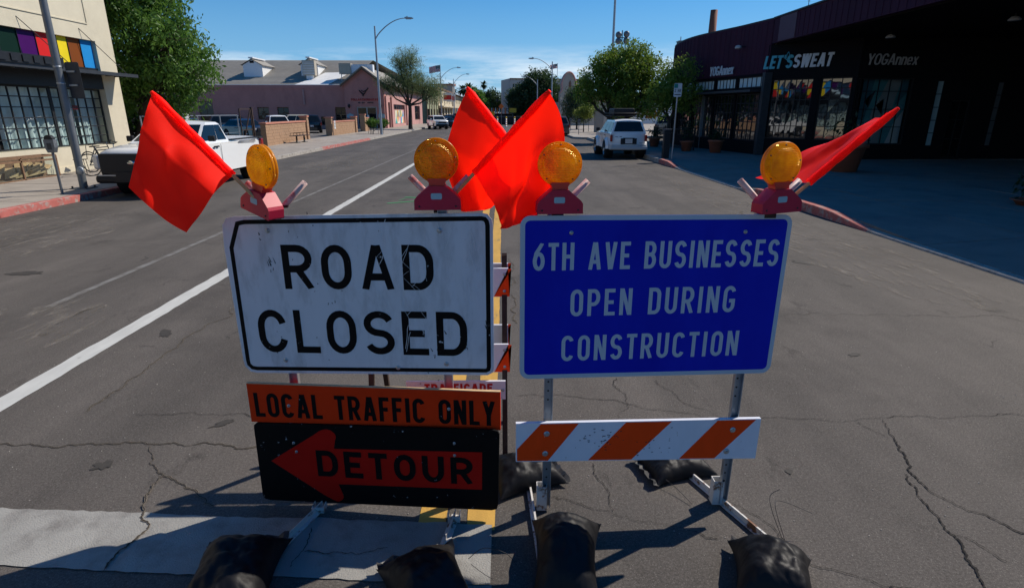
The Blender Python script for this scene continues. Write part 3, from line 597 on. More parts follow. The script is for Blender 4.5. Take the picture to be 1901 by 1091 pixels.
# black scrape marks on the white sign
mb = MB(); rs = random.Random(4)
for (u, z, n_, sp_, ln) in ((.21, 1.36, 6, .02, .03), (.17, 1.5, 2, .01, .012), (1.12, .99, 5, .02, .02), (1.0, 1.0, 4, .05, .02), (.5, 1.24, 4, .04, .012), (.4, 1.53, 5, .1, .01), (1.22, 1.1, 6, .01, .02), (.7, 1.2, 8, .3, .006), (.3, 1.1, 6, .15, .007)):
    for i in range(n_):
        a = u+rs.uniform(-sp_, sp_); c = z+rs.uniform(-sp_, sp_)*1.5; an = rs.uniform(1.2, 2.0); L_ = ln*rs.uniform(.4, 1.2); wd = rs.uniform(.003, .007)
        dx, dz = math.cos(an)*L_, math.sin(an)*L_; mb.quad((a, -.0012, c), (a+wd, -.0012, c+.002), (a+dx+wd*.4, -.0012, c+dz), (a+dx, -.0012, c+dz))
obj('scrape_mark', mapped(mb, W), 'dkprint', sp, fix=False, kind='stuff')
mb = MB()
for i in range(80):
    a, c = rs.uniform(.55, 1.2), rs.uniform(.9, 1.58); an = rs.gauss(1.57, .5); px, pz = a, c; wd = rs.uniform(.0012, .0024)
    for k in range(5):
        an += rs.uniform(-.25, .25); L_ = rs.uniform(.01, .035); qx, qz = px+math.cos(an)*L_, pz+math.sin(an)*L_
        if not (.03 < qx < 1.2 and .86 < qz < 1.6): break
        mb.quad((px, -.0011, pz), (px+wd, -.0011, pz), (qx+wd, -.0011, qz), (qx, -.0011, qz)); px, pz = qx, qz
obj('scratch', mapped(mb, W), 'letw', sp, fix=False, kind='stuff')
OR = planemap((-1.27, 2.54), (-.02, 2.42))
ob = obj('local_traffic_board', mapped(MB().prism([(0, .573), (1.254, .586), (1.254, .789), (.003, .783)], 0, .018, lambda u, v, d: (u, d, v)), OR), 'sorange', st)
obj('board_edge', mapped(MB().prism([(.003, .7835), (1.254, .7895), (1.254, .7915), (.003, .7855)], .001, .0185, lambda u, v, d: (u, d, v)), OR), 'ply', ob)
word('LOCAL TRAFFIC ONLY', OR, .030, 1.228, .604, .736, .021, 'sblack', ob, gap=.24, skew=.004)
bolts([(.205, .672), (1.005, .69)], OR, ob, r=.008)
DT = planemap((-1.25, 2.53), (-.035, 2.39))
pd = [(.02, .117), (1.19, .146), (1.215, .155), (1.222, .18), (1.231, .58), (1.222, .598), (1.20, .603), (.01, .572), (-.006, .56), (-.009, .54), (-.018, .15), (-.01, .125)]
dp = obj('detour_board', plate(pd, DT, 0, .012), 'sblack', st, bevel=.002)
ar = [(.058, .357), (.30, .522), (.330, .545)]+arcp(.368, .518, .046, .040, 120, -30, 8)+[(.400, .458), (.398, .450), (1.146, .478), (1.142, .265), (.402, .243), (.415, .20)]+arcp(.388, .172, .034, .034, 10, -110, 8)+[(.330, .165)]
obj('arrow', plate(ar[::-1], DT, -.0012, -.0004), 'sred', dp)
word('DETOUR', DT, .300, 1.098, .285, .437, .030, 'sblack', dp, y=-.0022, skew=.008, gap=.30)
bolts([(.20, .42), (1.01, .452), (.19, .47), (1.01, .52)], DT, dp, r=.007)
for x in (-1.05, -.272):
    p = obj('post', zpost(x, 2.592 if x < -.5 else 2.506, .1, 1.69), 'galv', st)
K_ = 1.045; OC = Vector((0, 0, 2.05)); KP = lambda *p: tuple(OC+(Vector(p)-OC)*K_)
for o in [c for c in C.objects if c.type == 'MESH' and (c.parent == st or (c.parent is not None and c.parent.parent == st))]:   # the stand is a size up and a step farther
    for v in o.data.vertices: v.co = OC+(v.co-OC)*K_
for x, y, tipx, tipy in ((-1.0, 2.585, -1.24, 1.95), (-.268, 2.50, -.40, 1.78)):
    sl = MB(); sl.box(x-.032, x+.032, y-.032, y-.028, 0.01, .045); sl.box(x-.032, x-.028, y-.028, y+.028, 0.01, .045); sl.box(x+.028, x+.032, y-.028, y+.028, 0.01, .045)
    obj('sleeve', sl, 'postw', st)
    d = Vector((tipx-x, tipy-y, 0)); a = Vector((x, y, .012)); b = a+d; c = a-d*.04
    lg = MB(); lg.bar(c, b, .045, .004); lg.bar(c+Vector((0, 0, .018)), b+Vector((0, 0, .018)), .004, .036); obj('base_leg', lg, 'postw', st)
# ---------- right stand
st2 = thing('sign_stand', 'clean blue 6TH AVE BUSINESSES sign on steel posts above an orange and white striped board', 'road sign', (.68, 2.57, 0), world=True)
B = planemap((.07, 2.44), (1.30, 2.535))
pb = rrect(.0, 1.239, .838, 1.61, .045); pb = [(u, z+(.014*(1-u/1.239) if z > 1.2 else .022*(1-u/1.239)-.012)) for u, z in pb]
sp2 = obj('sign_panel', plate(pb[::-1], B), 'sblue', st2, bevel=.001)
mb = MB(); ring(mb, pb, shrink(pb, .021), -.0006); obj('border', mapped(mb, B), 'sblueborder', sp2)
word('6TH AVE BUSINESSES', B, .056, 1.196, 1.376, 1.502, .0175, 'sblueborder', sp2, gap=.30, skew=-.004)
word('OPEN DURING', B, .232, 1.014, 1.155, 1.284, .0178, 'sblueborder', sp2, gap=.36, skew=-.004)
word('CONSTRUCTION', B, .196, 1.056, .932, 1.060, .0178, 'sblueborder', sp2, gap=.36, skew=-.004)
bolts([(.226, 1.545), (1.023, 1.535)], B, sp2, r=.009)
BD = planemap((.055, 2.52), (1.31, 2.57))
z_ = lambda u, lo: (.341-.0195*u) if lo else (.562-.0085*u)
bd = obj('striped_board', mapped(MB().prism([(0, z_(0, 1)), (1.262, z_(1.262, 1)), (1.262, z_(1.262, 0)), (0, z_(0, 0))], 0, .02, lambda u, v, d: (u, d, v)), BD), 'stripew', st2)
for a0, a1, b0, b1 in ((-.058, .165+.0, .115, .318), (.375, .60, .560, .795), (.853, 1.04, 1.035, 1.235)):
    pl = [(a0, .345), (a1, .345), (b1, .55), (b0, .55)]
    def clampp(q): u, z = q; u = max(.006, min(1.256, u)); return (u, max(z_(u, 1)+.004, min(z_(u, 0)-.004, z)))
    if a0 < 0: pl = [(.006, .345), (.165, .345), (.318, .55), (.125, .55), (.006, .415)]
    pl = [clampp(q) for q in pl]
    pl = [(u, (z_(u, 1)+.005 if z < .4 else (z_(u, 0)-.005 if z > .5 else z))) for u, z in pl]
    obj('stripe', plate(pl[::-1], BD, -.0014, -.0002), 'stripe', bd)
bolts([(.156, .50), (.15, .385), (1.119, .492), (1.10, .365)], BD, bd, r=.015, y=-.002)
mb = MB()
for i in range(60):
    a, c = rs.choice(((.45, .46), (.7, .40), (.40, .48)));a += rs.gauss(0, .06); c += rs.gauss(0, .035)
    if .02 < a < 1.24 and .35 < c < .53: L_ = rs.uniform(.003, .012); mb.quad((a, -.002, c), (a+L_, -.002, c+.001), (a+L_, -.002, c+.004), (a, -.002, c+.0035))
obj('scrape_mark', mapped(mb, BD), 'dkprint', bd, fix=False, kind='stuff')
for x, y in ((.219, 2.575), (1.185, 2.60)):
    p = obj('post', zpost(x, y, .02, 1.64, .044), 'galv', st2); holes(x, y, .66, .82, p); holes(x, y, .15, .3, p)
for x, y, ax, ay, bx, by in ((.195, 2.585, .145, 3.0, .19, 2.2), (1.155, 2.62, 1.03, 3.05, 1.36, 2.24)):
    sl = MB(); a = .027; hh = .155
    sl.box(x-a, x+a, y-a, y-a+.004, .01, hh); sl.box(x-a, x-a+.004, y-a+.004, y+a-.004, .01, hh); sl.box(x+a-.004, x+a, y-a+.004, y+a-.004, .01, hh); sl.box(x-a, x+a, y+a-.004, y+a, .01, hh)
    obj('sleeve', sl, 'postw', st2, rot=None)
    A_ = Vector((ax, ay, .026)); B_ = Vector((bx, by, .026)); off = Vector((-.035, -.01, 0))
    lg = MB(); lg.bar(A_+off+Vector((.008, 0, -.018)), B_+off+Vector((.008, 0, -.018)), .022, .004); lg.bar(A_+off+Vector((.017, 0, .0)), B_+off+Vector((.017, 0, .0)), .010, .030); obj('base_leg', lg, 'postw', st2)
# ---------- barricade behind
st3 = thing('barricade', 'dark-legged folding barricade with orange and white boards standing behind the ROAD CLOSED sign', 'barricade', (-.4, 3.1, 0), world=True)
lean = lambda z, s: s*(1.25-z)*.24
for s in (1, -1):
    for x in (-.78, .0):
        obj('leg', MB().bar((x, 3.2-lean(0, s), 0), (x, 3.2-lean(1.27, s)+s*-.0, 1.27), .03, .03), 'rust', st3)
for zlo, zhi in ((1.03, 1.20), (.60, .775)):
    for s in (1, -1):
        F = (lambda v, s=s: Vector((v[0], 3.2-lean((zlo+zhi)/2, s)-s*.022+v[1], v[2])))
        bdo = obj('board', mapped(MB().box(-.86, .022, -.008, .008, zlo, zhi), F), 'stripew', st3)
        for k in range(5):
            u = -.86+.2*k; pl = [(u, zlo+.003), (u+.09, zlo+.003), (min(.02, u+.19), zhi-.003), (u+.1, zhi-.003)]
            obj('stripe', mapped(MB().prism(pl, -.0105*s, -.0088*s, lambda a, b, d: (a, d, b)), F), 'stripe', bdo)
        if s == 1:
            F2 = lambda v: F(v)
            for zz in (zlo+.035, zhi-.035): 
                mb = MB().lathe([(0, -.013), (.009, -.012), (.010, -.009)], 10, Matrix.Translation((.0, 0, zz)), 'Y'); obj('bolt', mapped(mb, F), 'bolt', bdo)
F = lambda v: Vector((v[0], 2.955+v[1], v[2]))
bdo = obj('maker_board', mapped(MB().box(-.565, .004, -.008, .008, .47, .585), F), 'stripew', st3)
word('TRAFFICADE', F, -.46, -.07, .515, .572, .013, 'textred', bdo, y=-.009, gap=.2)
mb = MB().lathe([(0, -.013), (.009, -.012), (.010, -.009)], 10, Matrix.Translation((-.53, 0, .53)), 'Y'); obj('bolt', mapped(mb, F), 'bolt', bdo)
mb = MB().lathe([(0, -.013), (.009, -.012), (.010, -.009)], 10, Matrix.Translation((-.012, 0, .53)), 'Y'); obj('bolt', mapped(mb, F), 'bolt', bdo)

# ---------- warning lights
def warning_light(name, label, x, y, zc, rz, roll=0):
    t = thing(name, label, 'warning light', (x, y, zc), rz, 'amber warning lights on the sign stands'); t.rotation_euler = (0, R(roll), rz)
    # lens: two domed ribbed faces with a stepped rim, 19 cm across
    r = .093
    prof = [(0, -.034), (r*.35, -.0335), (r*.62, -.031), (r*.76, -.027), (r*.79, -.020), (r*.81, -.018), (r*.93, -.017), (r, -.012), (r, .012), (r*.93, .017), (r*.81, .018), (r*.79, .020), (r*.76, .027), (r*.62, .031), (r*.35, .0335), (0, .034)]
    ln = obj('lens', MB().lathe(prof, 48, None, 'Y'), 'lens', t, fix=True)
    rim = MB(); rim.lathe([(r*.995, -.0135), (r*1.012, -.0125), (r*1.012, -.002), (r*.99, -.001), (r*.99, .001), (r*1.012, .002), (r*1.012, .0125), (r*.995, .0135)], 48, None, 'Y'); obj('rim', rim, 'lensrim', t)
    for a in (90, 150, 10, 225, -48):
        obj('screw', MB().lathe([(0, -.0215), (.003, -.0212), (.0034, -.0168)], 8, Matrix.Translation((r*.875*math.cos(R(a)), 0, r*.875*math.sin(R(a)))), 'Y'), 'screw', ln)
    obj('neck', MB().prism([(-.036, -.104), (.036, -.104), (.034, -.092), (.040, -.084), (.040, -.074), (-.040, -.074), (-.040, -.084), (-.034, -.092)], -.024, .024), 'orangeneck', t, bevel=.003)
    cs = [(-.100, -.206), (-.099, -.163), (-.090, -.150), (-.045, -.112), (-.036, -.1045), (.036, -.1045), (.045, -.112), (.090, -.150), (.099, -.163), (.100, -.206)]
    ca = obj('battery_case', MB().prism(cs, -.038, .038), 'case', t, bevel=.007)
    obj('sticker', MB().prism(rrect(-.027, .020, -.160, -.134, .006, 3), -.0388, -.0382), 'tag', ca)
    for u in (-.085, .085): obj('screw', MB().lathe([(0, -.041), (.004, -.0405), (.0045, -.038)], 8, Matrix.Translation((u*.92, 0, -.19)), 'Y'), 'dkprint', ca)
    return t
def holder(parent, x, y, z, sides, depth=.055):   # bracket with its two flag tubes
    for s, l in sides:
        d = Vector((s*.70, .06, .71)).normalized(); a = Vector((x+s*.03, y+depth, z)); n = 14
        mb = MB(); vs = []; ax = d.cross(Vector((0, 1, 0))).normalized(); bx = ax.cross(d)
        prof = [(.0145, 0), (.0145, l), (.0115, l), (.0115, .02)]
        q = d.to_track_quat('Z', 'Y').to_matrix().to_4x4(); mb.lathe(prof, n, Matrix.Translation(a) @ q); 
        p = obj('flag_holder', mb, 'tube', parent)
        mk = MB(); 
        for k in range(3): mk.lathe([(.0149, l-.03-k*.028), (.0149, l-.045-k*.028)], 6, Matrix.Translation(a) @ q)
        mk.f = [f for i, f in enumerate(mk.f) if i % 6 in (4,)]; mk.sm = [True]*len(mk.f); obj('tape_mark', mk, 'dkprint', p, fix=False)
    mb = MB().cbox((x, y+.045, z-.002), (.10, .014, .012)); mb.cbox((x, y+.03, z-.03), (.05, .04, .05)); obj('bracket', mb, 'rust', parent)
LT = [(st, -1.082, 2.612, 1.816, -34, 12, 'amber warning light turned edgewise above the left corner of the ROAD CLOSED sign'),
      (st, -.301, 2.602, 1.844, 3, 0, 'darker amber warning light above the right end of the ROAD CLOSED sign'),
      (st2, .238, 2.47, 1.838, 4, 0, 'amber warning light above the left corner of the blue sign with a flag behind it'),
      (st2, 1.195, 2.49, 1.836, 14, -2, 'bright amber warning light above the right corner of the blue sign')]
for par, x, y, z, rz, ro, lab in LT:
    wl_ = warning_light('warning_light', lab, x, y, z, R(rz), ro); wl_.scale = (K_,)*3 if par == st else (1, 1, 1)
    holder(par, x-(.0 if rz > 0 else -.02), y+.02, z-.185, ((-1, .15), (1, .15)))

# ---------- flags
def flag(label, staff_a, staff_b, o0, o1, sag, ripple, seed=0, bul=(0, 0, 0), crease=0.):
    """staff_a: lower end of the cloth on the staff, staff_b: its upper end; o0/o1: free corners beside a and b"""
    a, b, c, d = map(Vector, (staff_a, staff_b, o0, o1)); lo = a-(b-a).normalized()*.16
    t = thing('warning_flag', label, 'flag', tuple(lo), 0, 'red-orange warning flags on the sign stands', world=True)
    obj('staff', MB().tube([lo, b+(b-a).normalized()*.004], .0085, 10), 'wood', t)
    n, m = 44, 36; vs = []; nn = (b-a).cross(c-a).normalized(); up = nn if nn.y < 0 else -nn; sg = Vector(sag)
    for i in range(n+1):
        s = i/n
        for j in range(m+1):
            u = j/m; p = a.lerp(b, s).lerp(c.lerp(d, s), u)
            q = Vector((s*2.1+seed, u*2.1, seed*1.7))
            rp = (noise.noise(q*1.1)*1.6+noise.noise(q*2.2)*.35+.9*(.25-abs(noise.noise(Vector((s*1.3+u*2.2+seed, s*2.4-u*.8, seed)))))*1.1)*ripple*min(1, u*2.5)*1.9
            rp += crease*min(u/.42, (1-u)/.58)+ripple*.9*math.sin(s*5.2+u*2.6+seed)*u
            p = p+up*rp+Vector(bul)*4*u*(1-u)*s+sg*(4*s*(1-s))*u+sg*.35*u*(1-u)
            vs.append(p)
    fs = [(i*(m+1)+j, i*(m+1)+j+1, (i+1)*(m+1)+j+1, (i+1)*(m+1)+j) for i in range(n) for j in range(m)]
    obj('cloth', MB().add(vs, fs, True), 'flag', t)
    ax = (b-a).normalized(); pts = [a+(b-a)*k/14 for k in range(15)]; pts[-1] = b+ax*.006
    rr = [.0155+.0015*math.sin(k*2.1+seed) for k in range(15)]; rr[-1] = .008
    slv = obj('hem_sleeve', MB().tube(pts, rr, 12, cap=True), 'flag', t)
    ang = up; q = obj('seam', MB().tube([p+up*.013+(c-a).normalized()*.012 for p in pts[:-1]], .0010, 4), 'flag', slv)
    return t
flag('large red-orange flag hanging left of the ROAD CLOSED sign in front of the white pickup', KP(-1.165, 2.50, 1.792), KP(-1.461, 2.53, 2.125), KP(-1.309, 2.33, 1.576), KP(-1.526, 2.36, 1.754), (0, -.01, -.01), .011, 1, crease=.045)
flag('red-orange flag leaning left behind the crossing flag between the two signs', (.128, 2.62, 1.795), KP(-.155, 2.62, 2.145), KP(-.055, 2.62, 1.63), KP(-.195, 2.58, 1.622), (0, .02, -.01), .016, 5, (-.055, 0, 0), crease=.03)
flag('red-orange flag leaning right and crossing in front of the other flag between the signs', KP(-.128, 2.53, 1.797), (.19, 2.52, 2.13), (-.025, 2.40, 1.576), (.147, 2.50, 1.658), (.0, -.0, -.035), .022, 9, (.075, 0, .02), crease=-.035)
flag('narrow edgewise red-orange flag pointing right above the blue sign', (1.378, 2.58, 1.745), (1.739, 2.62, 2.061), (1.296, 2.98, 1.735), (1.80, 2.95, 1.99), (0, 0, -.012), .012, 3)

# ---------- sandbags
def sandbag(label, x, y, rz, L=.40, Wd=.30, T=.15, seed=0, tilt=(0, 0), ears=.05, hump=0):
    t = thing('sandbag', label, 'sandbag', (x, y, 0), rz, 'black sandbags weighing down the stand legs')
    n = 48; vs = []; fs = []
    for side in (1, -1):
        for i in range(n+1):
            for j in range(n+1):
                u, v = -1+2*i/n, -1+2*j/n; pf = max(0, (1-abs(u)**2.6))*max(0, (1-abs(v)**2.6)); h = pf**.55
                ear = ears*(abs(u)*abs(v))**4; kx = 1-.10*(1-abs(v)**2)*abs(u)**3+ear; ky = 1-.13*(1-abs(u)**2)*abs(v)**3+ear
                px, py = u*L/2*kx, v*Wd/2*ky
                q = Vector((px*9+seed, py*9, side*1.3+seed))
                wr = noise.noise(q)*.016+noise.noise(q*2.6)*.008+abs(noise.noise(q*4.1))*.006
                e = (1-h)*.5
                wr += math.sin((u*7+v*3+seed))*.004*(1-h)
                z = T*.5+(T*.5*h+wr*(h+.35))*side if side == 1 else T*.5-(T*.5*h*.96)
                z = z*(1+hump*math.exp(-((u+.4)**2+(v)**2)*3))+tilt[0]*u+tilt[1]*v
                z = max(.003, z-(.34*T*(1-h) if side == 1 else .34*T*(1-h)))
                vs.append((px, py, z))
    N_ = (n+1)**2
    for i in range(n):
        for j in range(n):
            a = i*(n+1)+j; fs.append((a, a+n+1, a+n+2, a+1)); a += N_; fs.append((a, a+1, a+n+2, a+n+1))
    o = obj('bag', MB().add(vs, fs, True), 'bag', t, fix=False)
    # seam flap along the closed end, strap across it
    mb = MB(); pts = []
    n2 = 14; vv = []
    for k in range(n2+1):
        v = -1+2*k/n2; yy = v*Wd/2*1.02; zz = T*.24+.008*math.sin(k*1.7+seed); vv += [(L/2*.93, yy, zz), (L/2*1.10+.006*math.sin(k*2.3), yy, zz+.012+.007*math.sin(k*1.1+seed))]
    mb.add(vv, [(2*k, 2*k+1, 2*k+3, 2*k+2) for k in range(n2)]); obj('seam_flap', mb, 'strap', t, fix=False)
    st_ = [(-L*.02+.01*math.sin(a), Wd*.52*math.cos(a), max(.006, T*.30+T*.80*math.sin(a))) for a in [PI*k/12 for k in range(13)]]
    return t
def wire(label, pts, r=.0016, grp=None):
    P = [Vector(p) for p in pts]; out = []
    for i in range(len(P)-1):
        p0, p1, p2, p3 = P[max(i-1, 0)], P[i], P[i+1], P[min(i+2, len(P)-1)]
        for k in range(6):
            t = k/6; out.append(.5*((2*p1)+(-p0+p2)*t+(2*p0-5*p1+4*p2-p3)*t*t+(-p0+3*p1-3*p2+p3)*t**3))
    out.append(P[-1]); return tag(obj('tie_wire', MB().tube(out, r, 6), 'steelblk'), label, 'wire', grp)
sandbag('black sandbag at the bottom left below the DETOUR board', -1.22, 2.05, R(98), .50, .37, .20, 1, ears=.10)
sandbag('black sandbag on the right leg of the ROAD CLOSED stand', -.335, 1.98, R(112), .46, .36, .20, 2)
sandbag('upright creased black sandbag at the left leg of the blue sign stand', .28, 2.13, R(84), .44, .31, .22, 3, (.05, .0), .13)
sandbag('round black sandbag at the front end of the blue stand right leg', 1.20, 2.03, R(70), .38, .34, .22, 4, ears=.12)
sandbag('black sandbag behind the left end of the striped board', .11, 2.86, R(20), .40, .33, .15, 5)
sandbag('flatter black sandbag behind the right half of the striped board', 1.02, 2.93, R(-165), .40, .28, .12, 6)
bc = (1.40, 2.28, .03)
wire('looped black wire rising beside the round sandbag', [(1.36, 2.27, .05), (1.33, 2.36, .16), (1.345, 2.42, .20), (1.40, 2.44, .22)])
wire('long curled black wire end over the asphalt right of the blue stand leg', [(1.37, 2.27, .05), (1.355, 2.38, .17), (1.42, 2.42, .16), (1.55, 2.38, .12)])
wire('black wire end on the asphalt below the back sandbag', [(.90, 2.80, .05), (.97, 2.70, .03), (1.02, 2.60, .01)])
wire('black wire end curling right from the middle sandbag', [(-.17, 2.12, .10), (-.10, 2.14, .14), (0, 2.13, .12), (.05, 2.10, .08)])
wire('short black wire on the crosswalk bar beside the middle sandbag', [(-.16, 2.11, .08), (-.11, 2.06, .08), (-.06, 2.05, .05)], .0012)

# ================================================================== BUILDING HELPERS
def wall(L, Hh, T, ops, z0=0., F=None):
    """wall in local u (along), v (depth, 0 = face), z, with rectangular openings (u0,u1,z0,z1) that show their reveals"""
    us = sorted({0, L, *[o[0] for o in ops], *[o[1] for o in ops]}); zs = sorted({z0, Hh, *[o[2] for o in ops], *[o[3] for o in ops]})
    us = [u for u in us if 0 <= u <= L]; zs = [z for z in zs if z0 <= z <= Hh]; mb = MB()
    hole = lambda u, z: any(o[0] < u < o[1] and o[2] < z < o[3] for o in ops)
    for i in range(len(us)-1):
        for j in range(len(zs)-1):
            if hole((us[i]+us[i+1])/2, (zs[j]+zs[j+1])/2): continue
            a, b, c, d = us[i], us[i+1], zs[j], zs[j+1]; mb.quad((a, 0, c), (b, 0, c), (b, 0, d), (a, 0, d)); mb.quad((a, T, c), (a, T, d), (b, T, d), (b, T, c))
    for a, b, c, d in ops:
        mb.quad((a, 0, c), (a, T, c), (a, T, d), (a, 0, d)); mb.quad((b, 0, c), (b, 0, d), (b, T, d), (b, T, c)); mb.quad((a, 0, c), (b, 0, c), (b, T, c), (a, T, c)); mb.quad((a, 0, d), (a, T, d), (b, T, d), (b, 0, d))
    mb.quad((0, 0, Hh), (L, 0, Hh), (L, T, Hh), (0, T, Hh)); mb.quad((0, 0, z0), (0, 0, Hh), (0, T, Hh), (0, T, z0)); mb.quad((L, 0, z0), (L, T, z0), (L, T, Hh), (L, 0, Hh))
    return mapped(mb, F) if F else mb
def frame_of(p0, p1):   # plan direction; v axis points into the building (left of p0->p1 turned inward)
    P = Vector((*p0, 0)); d = (Vector((*p1, 0))-P).normalized(); n = Vector((-d.y, d.x, 0))
    return lambda v: P+d*v[0]+n*v[1]+Vector((0, 0, v[2]))
def window(F, u0, u1, z0, z1, nu, nz, parent, dep=.08, fr='muntin', gl='winglass', bw=.03, edge=.05, split=True, zcuts=None, name='window'):
    mb = MB(); du = (u1-u0)/nu; zc = zcuts or [z0+(z1-z0)*k/nz for k in range(nz+1)]; nz = len(zc)-1
    mb.box(u0, u0+edge, dep, dep+.05, z0, z1); mb.box(u1-edge, u1, dep, dep+.05, z0, z1); mb.box(u0+edge, u1-edge, dep, dep+.05, z0, z0+edge); mb.box(u0+edge, u1-edge, dep, dep+.05, z1-edge, z1)
    for k in range(1, nu): mb.box(u0+du*k-bw/2, u0+du*k+bw/2, dep+.005, dep+.045, z0+edge, z1-edge)
    for k in range(1, nz): mb.box(u0+edge, u1-edge, dep+.009, dep+.041, zc[k]-bw/2, zc[k]+bw/2)
    o = obj(name, mapped(mb, F), fr, parent)
    if split:
        for i in range(nu):
            for j in range(nz):
                a, b, c, d = u0+du*i+bw*.3, u0+du*(i+1)-bw*.3, zc[j]+bw*.3, zc[j+1]-bw*.3; e = [random.uniform(-.002, .002) for _ in range(4)]; D = dep+.025
                obj('pane', mapped(MB().quad((a, D+e[0], c), (b, D+e[1], c), (b, D+e[2], d), (a, D+e[3], d)), F), gl, o)
    else: obj('pane', mapped(MB().quad((u0, dep+.025, z0), (u1, dep+.025, z0), (u1, dep+.025, z1), (u0, dep+.025, z1)), F), gl, o)
    return o

# ================================================================== LEFT CREAM SHOP
cb = thing('shop_building', 'cream stucco corner shop with coloured transom panels over a curtained steel grid window', 'building', (-14.4, 16, 0), world=True)
# u runs from y=-6 to y=22.95 along X=-14.4, depth towards -X
F = lambda v: Vector((-14.4-v[1], -6+v[0], v[2]))
u = lambda y: y+6
ops = [(u(5), u(22.02), .93, 4.42)]
obj('wall', wall(28.95, 8.6, .45, ops, .0, F), 'cream', cb)
obj('side_wall', MB().box(-38, -14.42, 22.5, 22.93, 0, 8.6), 'cream', cb)
obj('roof', MB().box(-38, -14.86, -6, 22.4, 8.0, 8.1), 'roofw', cb)
obj('base_course', MB().box(-14.4, -14.37, -6, 22.95, .15, .33), 'cream', cb)
for z in (4.94, 5.54):   # raised moulding round the blank sign panel
    pass
ml = MB(); ml.box(-14.4, -14.372, 12, 21.78, 4.93, 4.965); ml.box(-14.4, -14.372, 12, 21.78, 5.93, 5.965); ml.box(-14.4, -14.372, 21.745, 21.78, 4.965, 5.93)
obj('moulding', ml, 'cream', cb)
obj('steel_beam', MB().box(-14.62, -14.42, 5, 22.02, 2.82, 3.30), 'steelblk', cb)
cols = [(16.6, 17.28, (.02, .05, .10)), (17.3, 17.98, (.05, .30, .62)), (18.0, 18.72, (.003, .020, .012)), (18.74, 19.42, (.055, .003, .10)), (19.44, 20.02, (.62, .02, .02)), (20.04, 20.30, (.70, .30, .02)), (20.32, 20.78, (.80, .62, .02)), (20.80, 21.38, (.20, .055, .012)), (21.40, 22.0, (.02, .25, .60))]
for k, (a, b, c) in enumerate(cols):
    mm = mat('transom_colour', c, .5, var=.08, spec=.12); M['tr%d' % k] = mm
    obj('transom_panel', MB().box(-14.56, -14.535, a, b, 3.52, 4.42), 'tr%d' % k, cb)
for k in range(14):
    a = 16.0-.70*k; obj('transom_panel', MB().box(-14.56, -14.535, a-.68, a, 3.52, 4.42), ['tr0', 'tr4', 'tr6', 'tr8', 'tr3'][k % 5], cb) if a > 6 else None
tf = MB(); tf.box(-14.54, -14.50, 5, 22.02, 3.46, 3.52)
for a, b, c in cols[1:]: tf.box(-14.534, -14.51, a-.02, a, 3.52, 4.42)
obj('transom_frame', tf, 'steelblk', cb)
aw = MB(); aw.box(-14.42, -13.55, 10, 22.75, 3.325, 3.36); aw.box(-13.62, -13.55, 10, 22.75, 3.25, 3.325); aw.box(-14.4, -13.62, 22.70, 22.75, 3.27, 3.325)
for k in range(26): aw.box(-14.4, -13.62, 10.2+.5*k, 10.24+.5*k, 3.28, 3.325)
obj('awning', aw, 'signback', cb)
for y in (19.6, 22.2, 16.8): obj('stay_rod', MB().tube([(-14.4, y-.9, 4.75), (-13.62, y, 3.36)], .012, 6), 'steelblk', cb)
aw2 = MB(); aw2.box(-13.56, -13.50, 10, 19.0, 3.36, 3.62)
for k in range(22): aw2.box(-13.50, -13.47, 10.2+.4*k, 10.42+.4*k, 3.40, 3.58)
obj('awning_fascia', aw2, 'steelblk', cb)
yy = 22.0; 
for k, nu in enumerate((6, 6, 6, 6, 6, 6, 6)):
    y1 = 21.98-2.42*k; y0 = y1-2.40
    if y0 < 5: break
    window(F, u(y0), u(y1), .95, 2.81, nu, 6, cb, dep=.18, bw=.032, edge=.045, split=(k < 3), gl='winglass')
# curtains and room behind the glass
vs = []; n = 420; 
for i in range(n+1):
    y = 5+17*i/n; d = .06*math.sin(y*17+2*math.sin(y*3))+.03*math.sin(y*41); vs += [(-14.95+d, y, .8), (-14.95+d*.8, y, 2.8)]
gaps = lambda y: (17.35 < y < 17.75) or (20.85 < y < 21.05) or (13 < y < 13.6)
cu = MB().add(vs, [(2*i, 2*i+1, 2*i+3, 2*i+2) for i in range(n) if not gaps(5+17*i/n)], True); obj('curtain', cu, 'curtain', cb, kind=None, fix=False)
obj('room', MB().box(-16.4, -16.35, 5, 22, 0, 3.2), 'dark', cb); obj('room_ceiling', MB().box(-16.3, -14.9, 5, 22, 3.0, 3.1), 'dark', cb)
# neon sign in the window
ne = MB(); ne.tube([(-14.9, 16.9, 2.0), (-14.9, 17.1, 2.12), (-14.9, 17.35, 2.16)], .03, 6); Fn = lambda v: Vector((-14.9-v[1], v[0], v[2]))
t_ = thing('window_sign', 'small orange lettered sign hanging inside the curtained shop window', 'sign', (-14.9, 17.2, 1.8), world=True)
obj('emblem', ne, 'hydr', t_)
word('OWLS', Fn, 16.88, 17.42, 1.79, 1.93, .018, 'yel', t_, y=0)
# the church-plain flower basket in the last window
fb = thing('hanging_plant', 'small plant in a red pot hanging inside the last window of the cream shop', 'plant', (-14.85, 21.0, 2.2), world=True)
obj('pot', MB().lathe([(0, 2.12), (.10, 2.12), (.14, 2.26), (0, 2.26)], 12, Matrix.Translation((-14.9, 21.0, 0))), 'textred', fb)

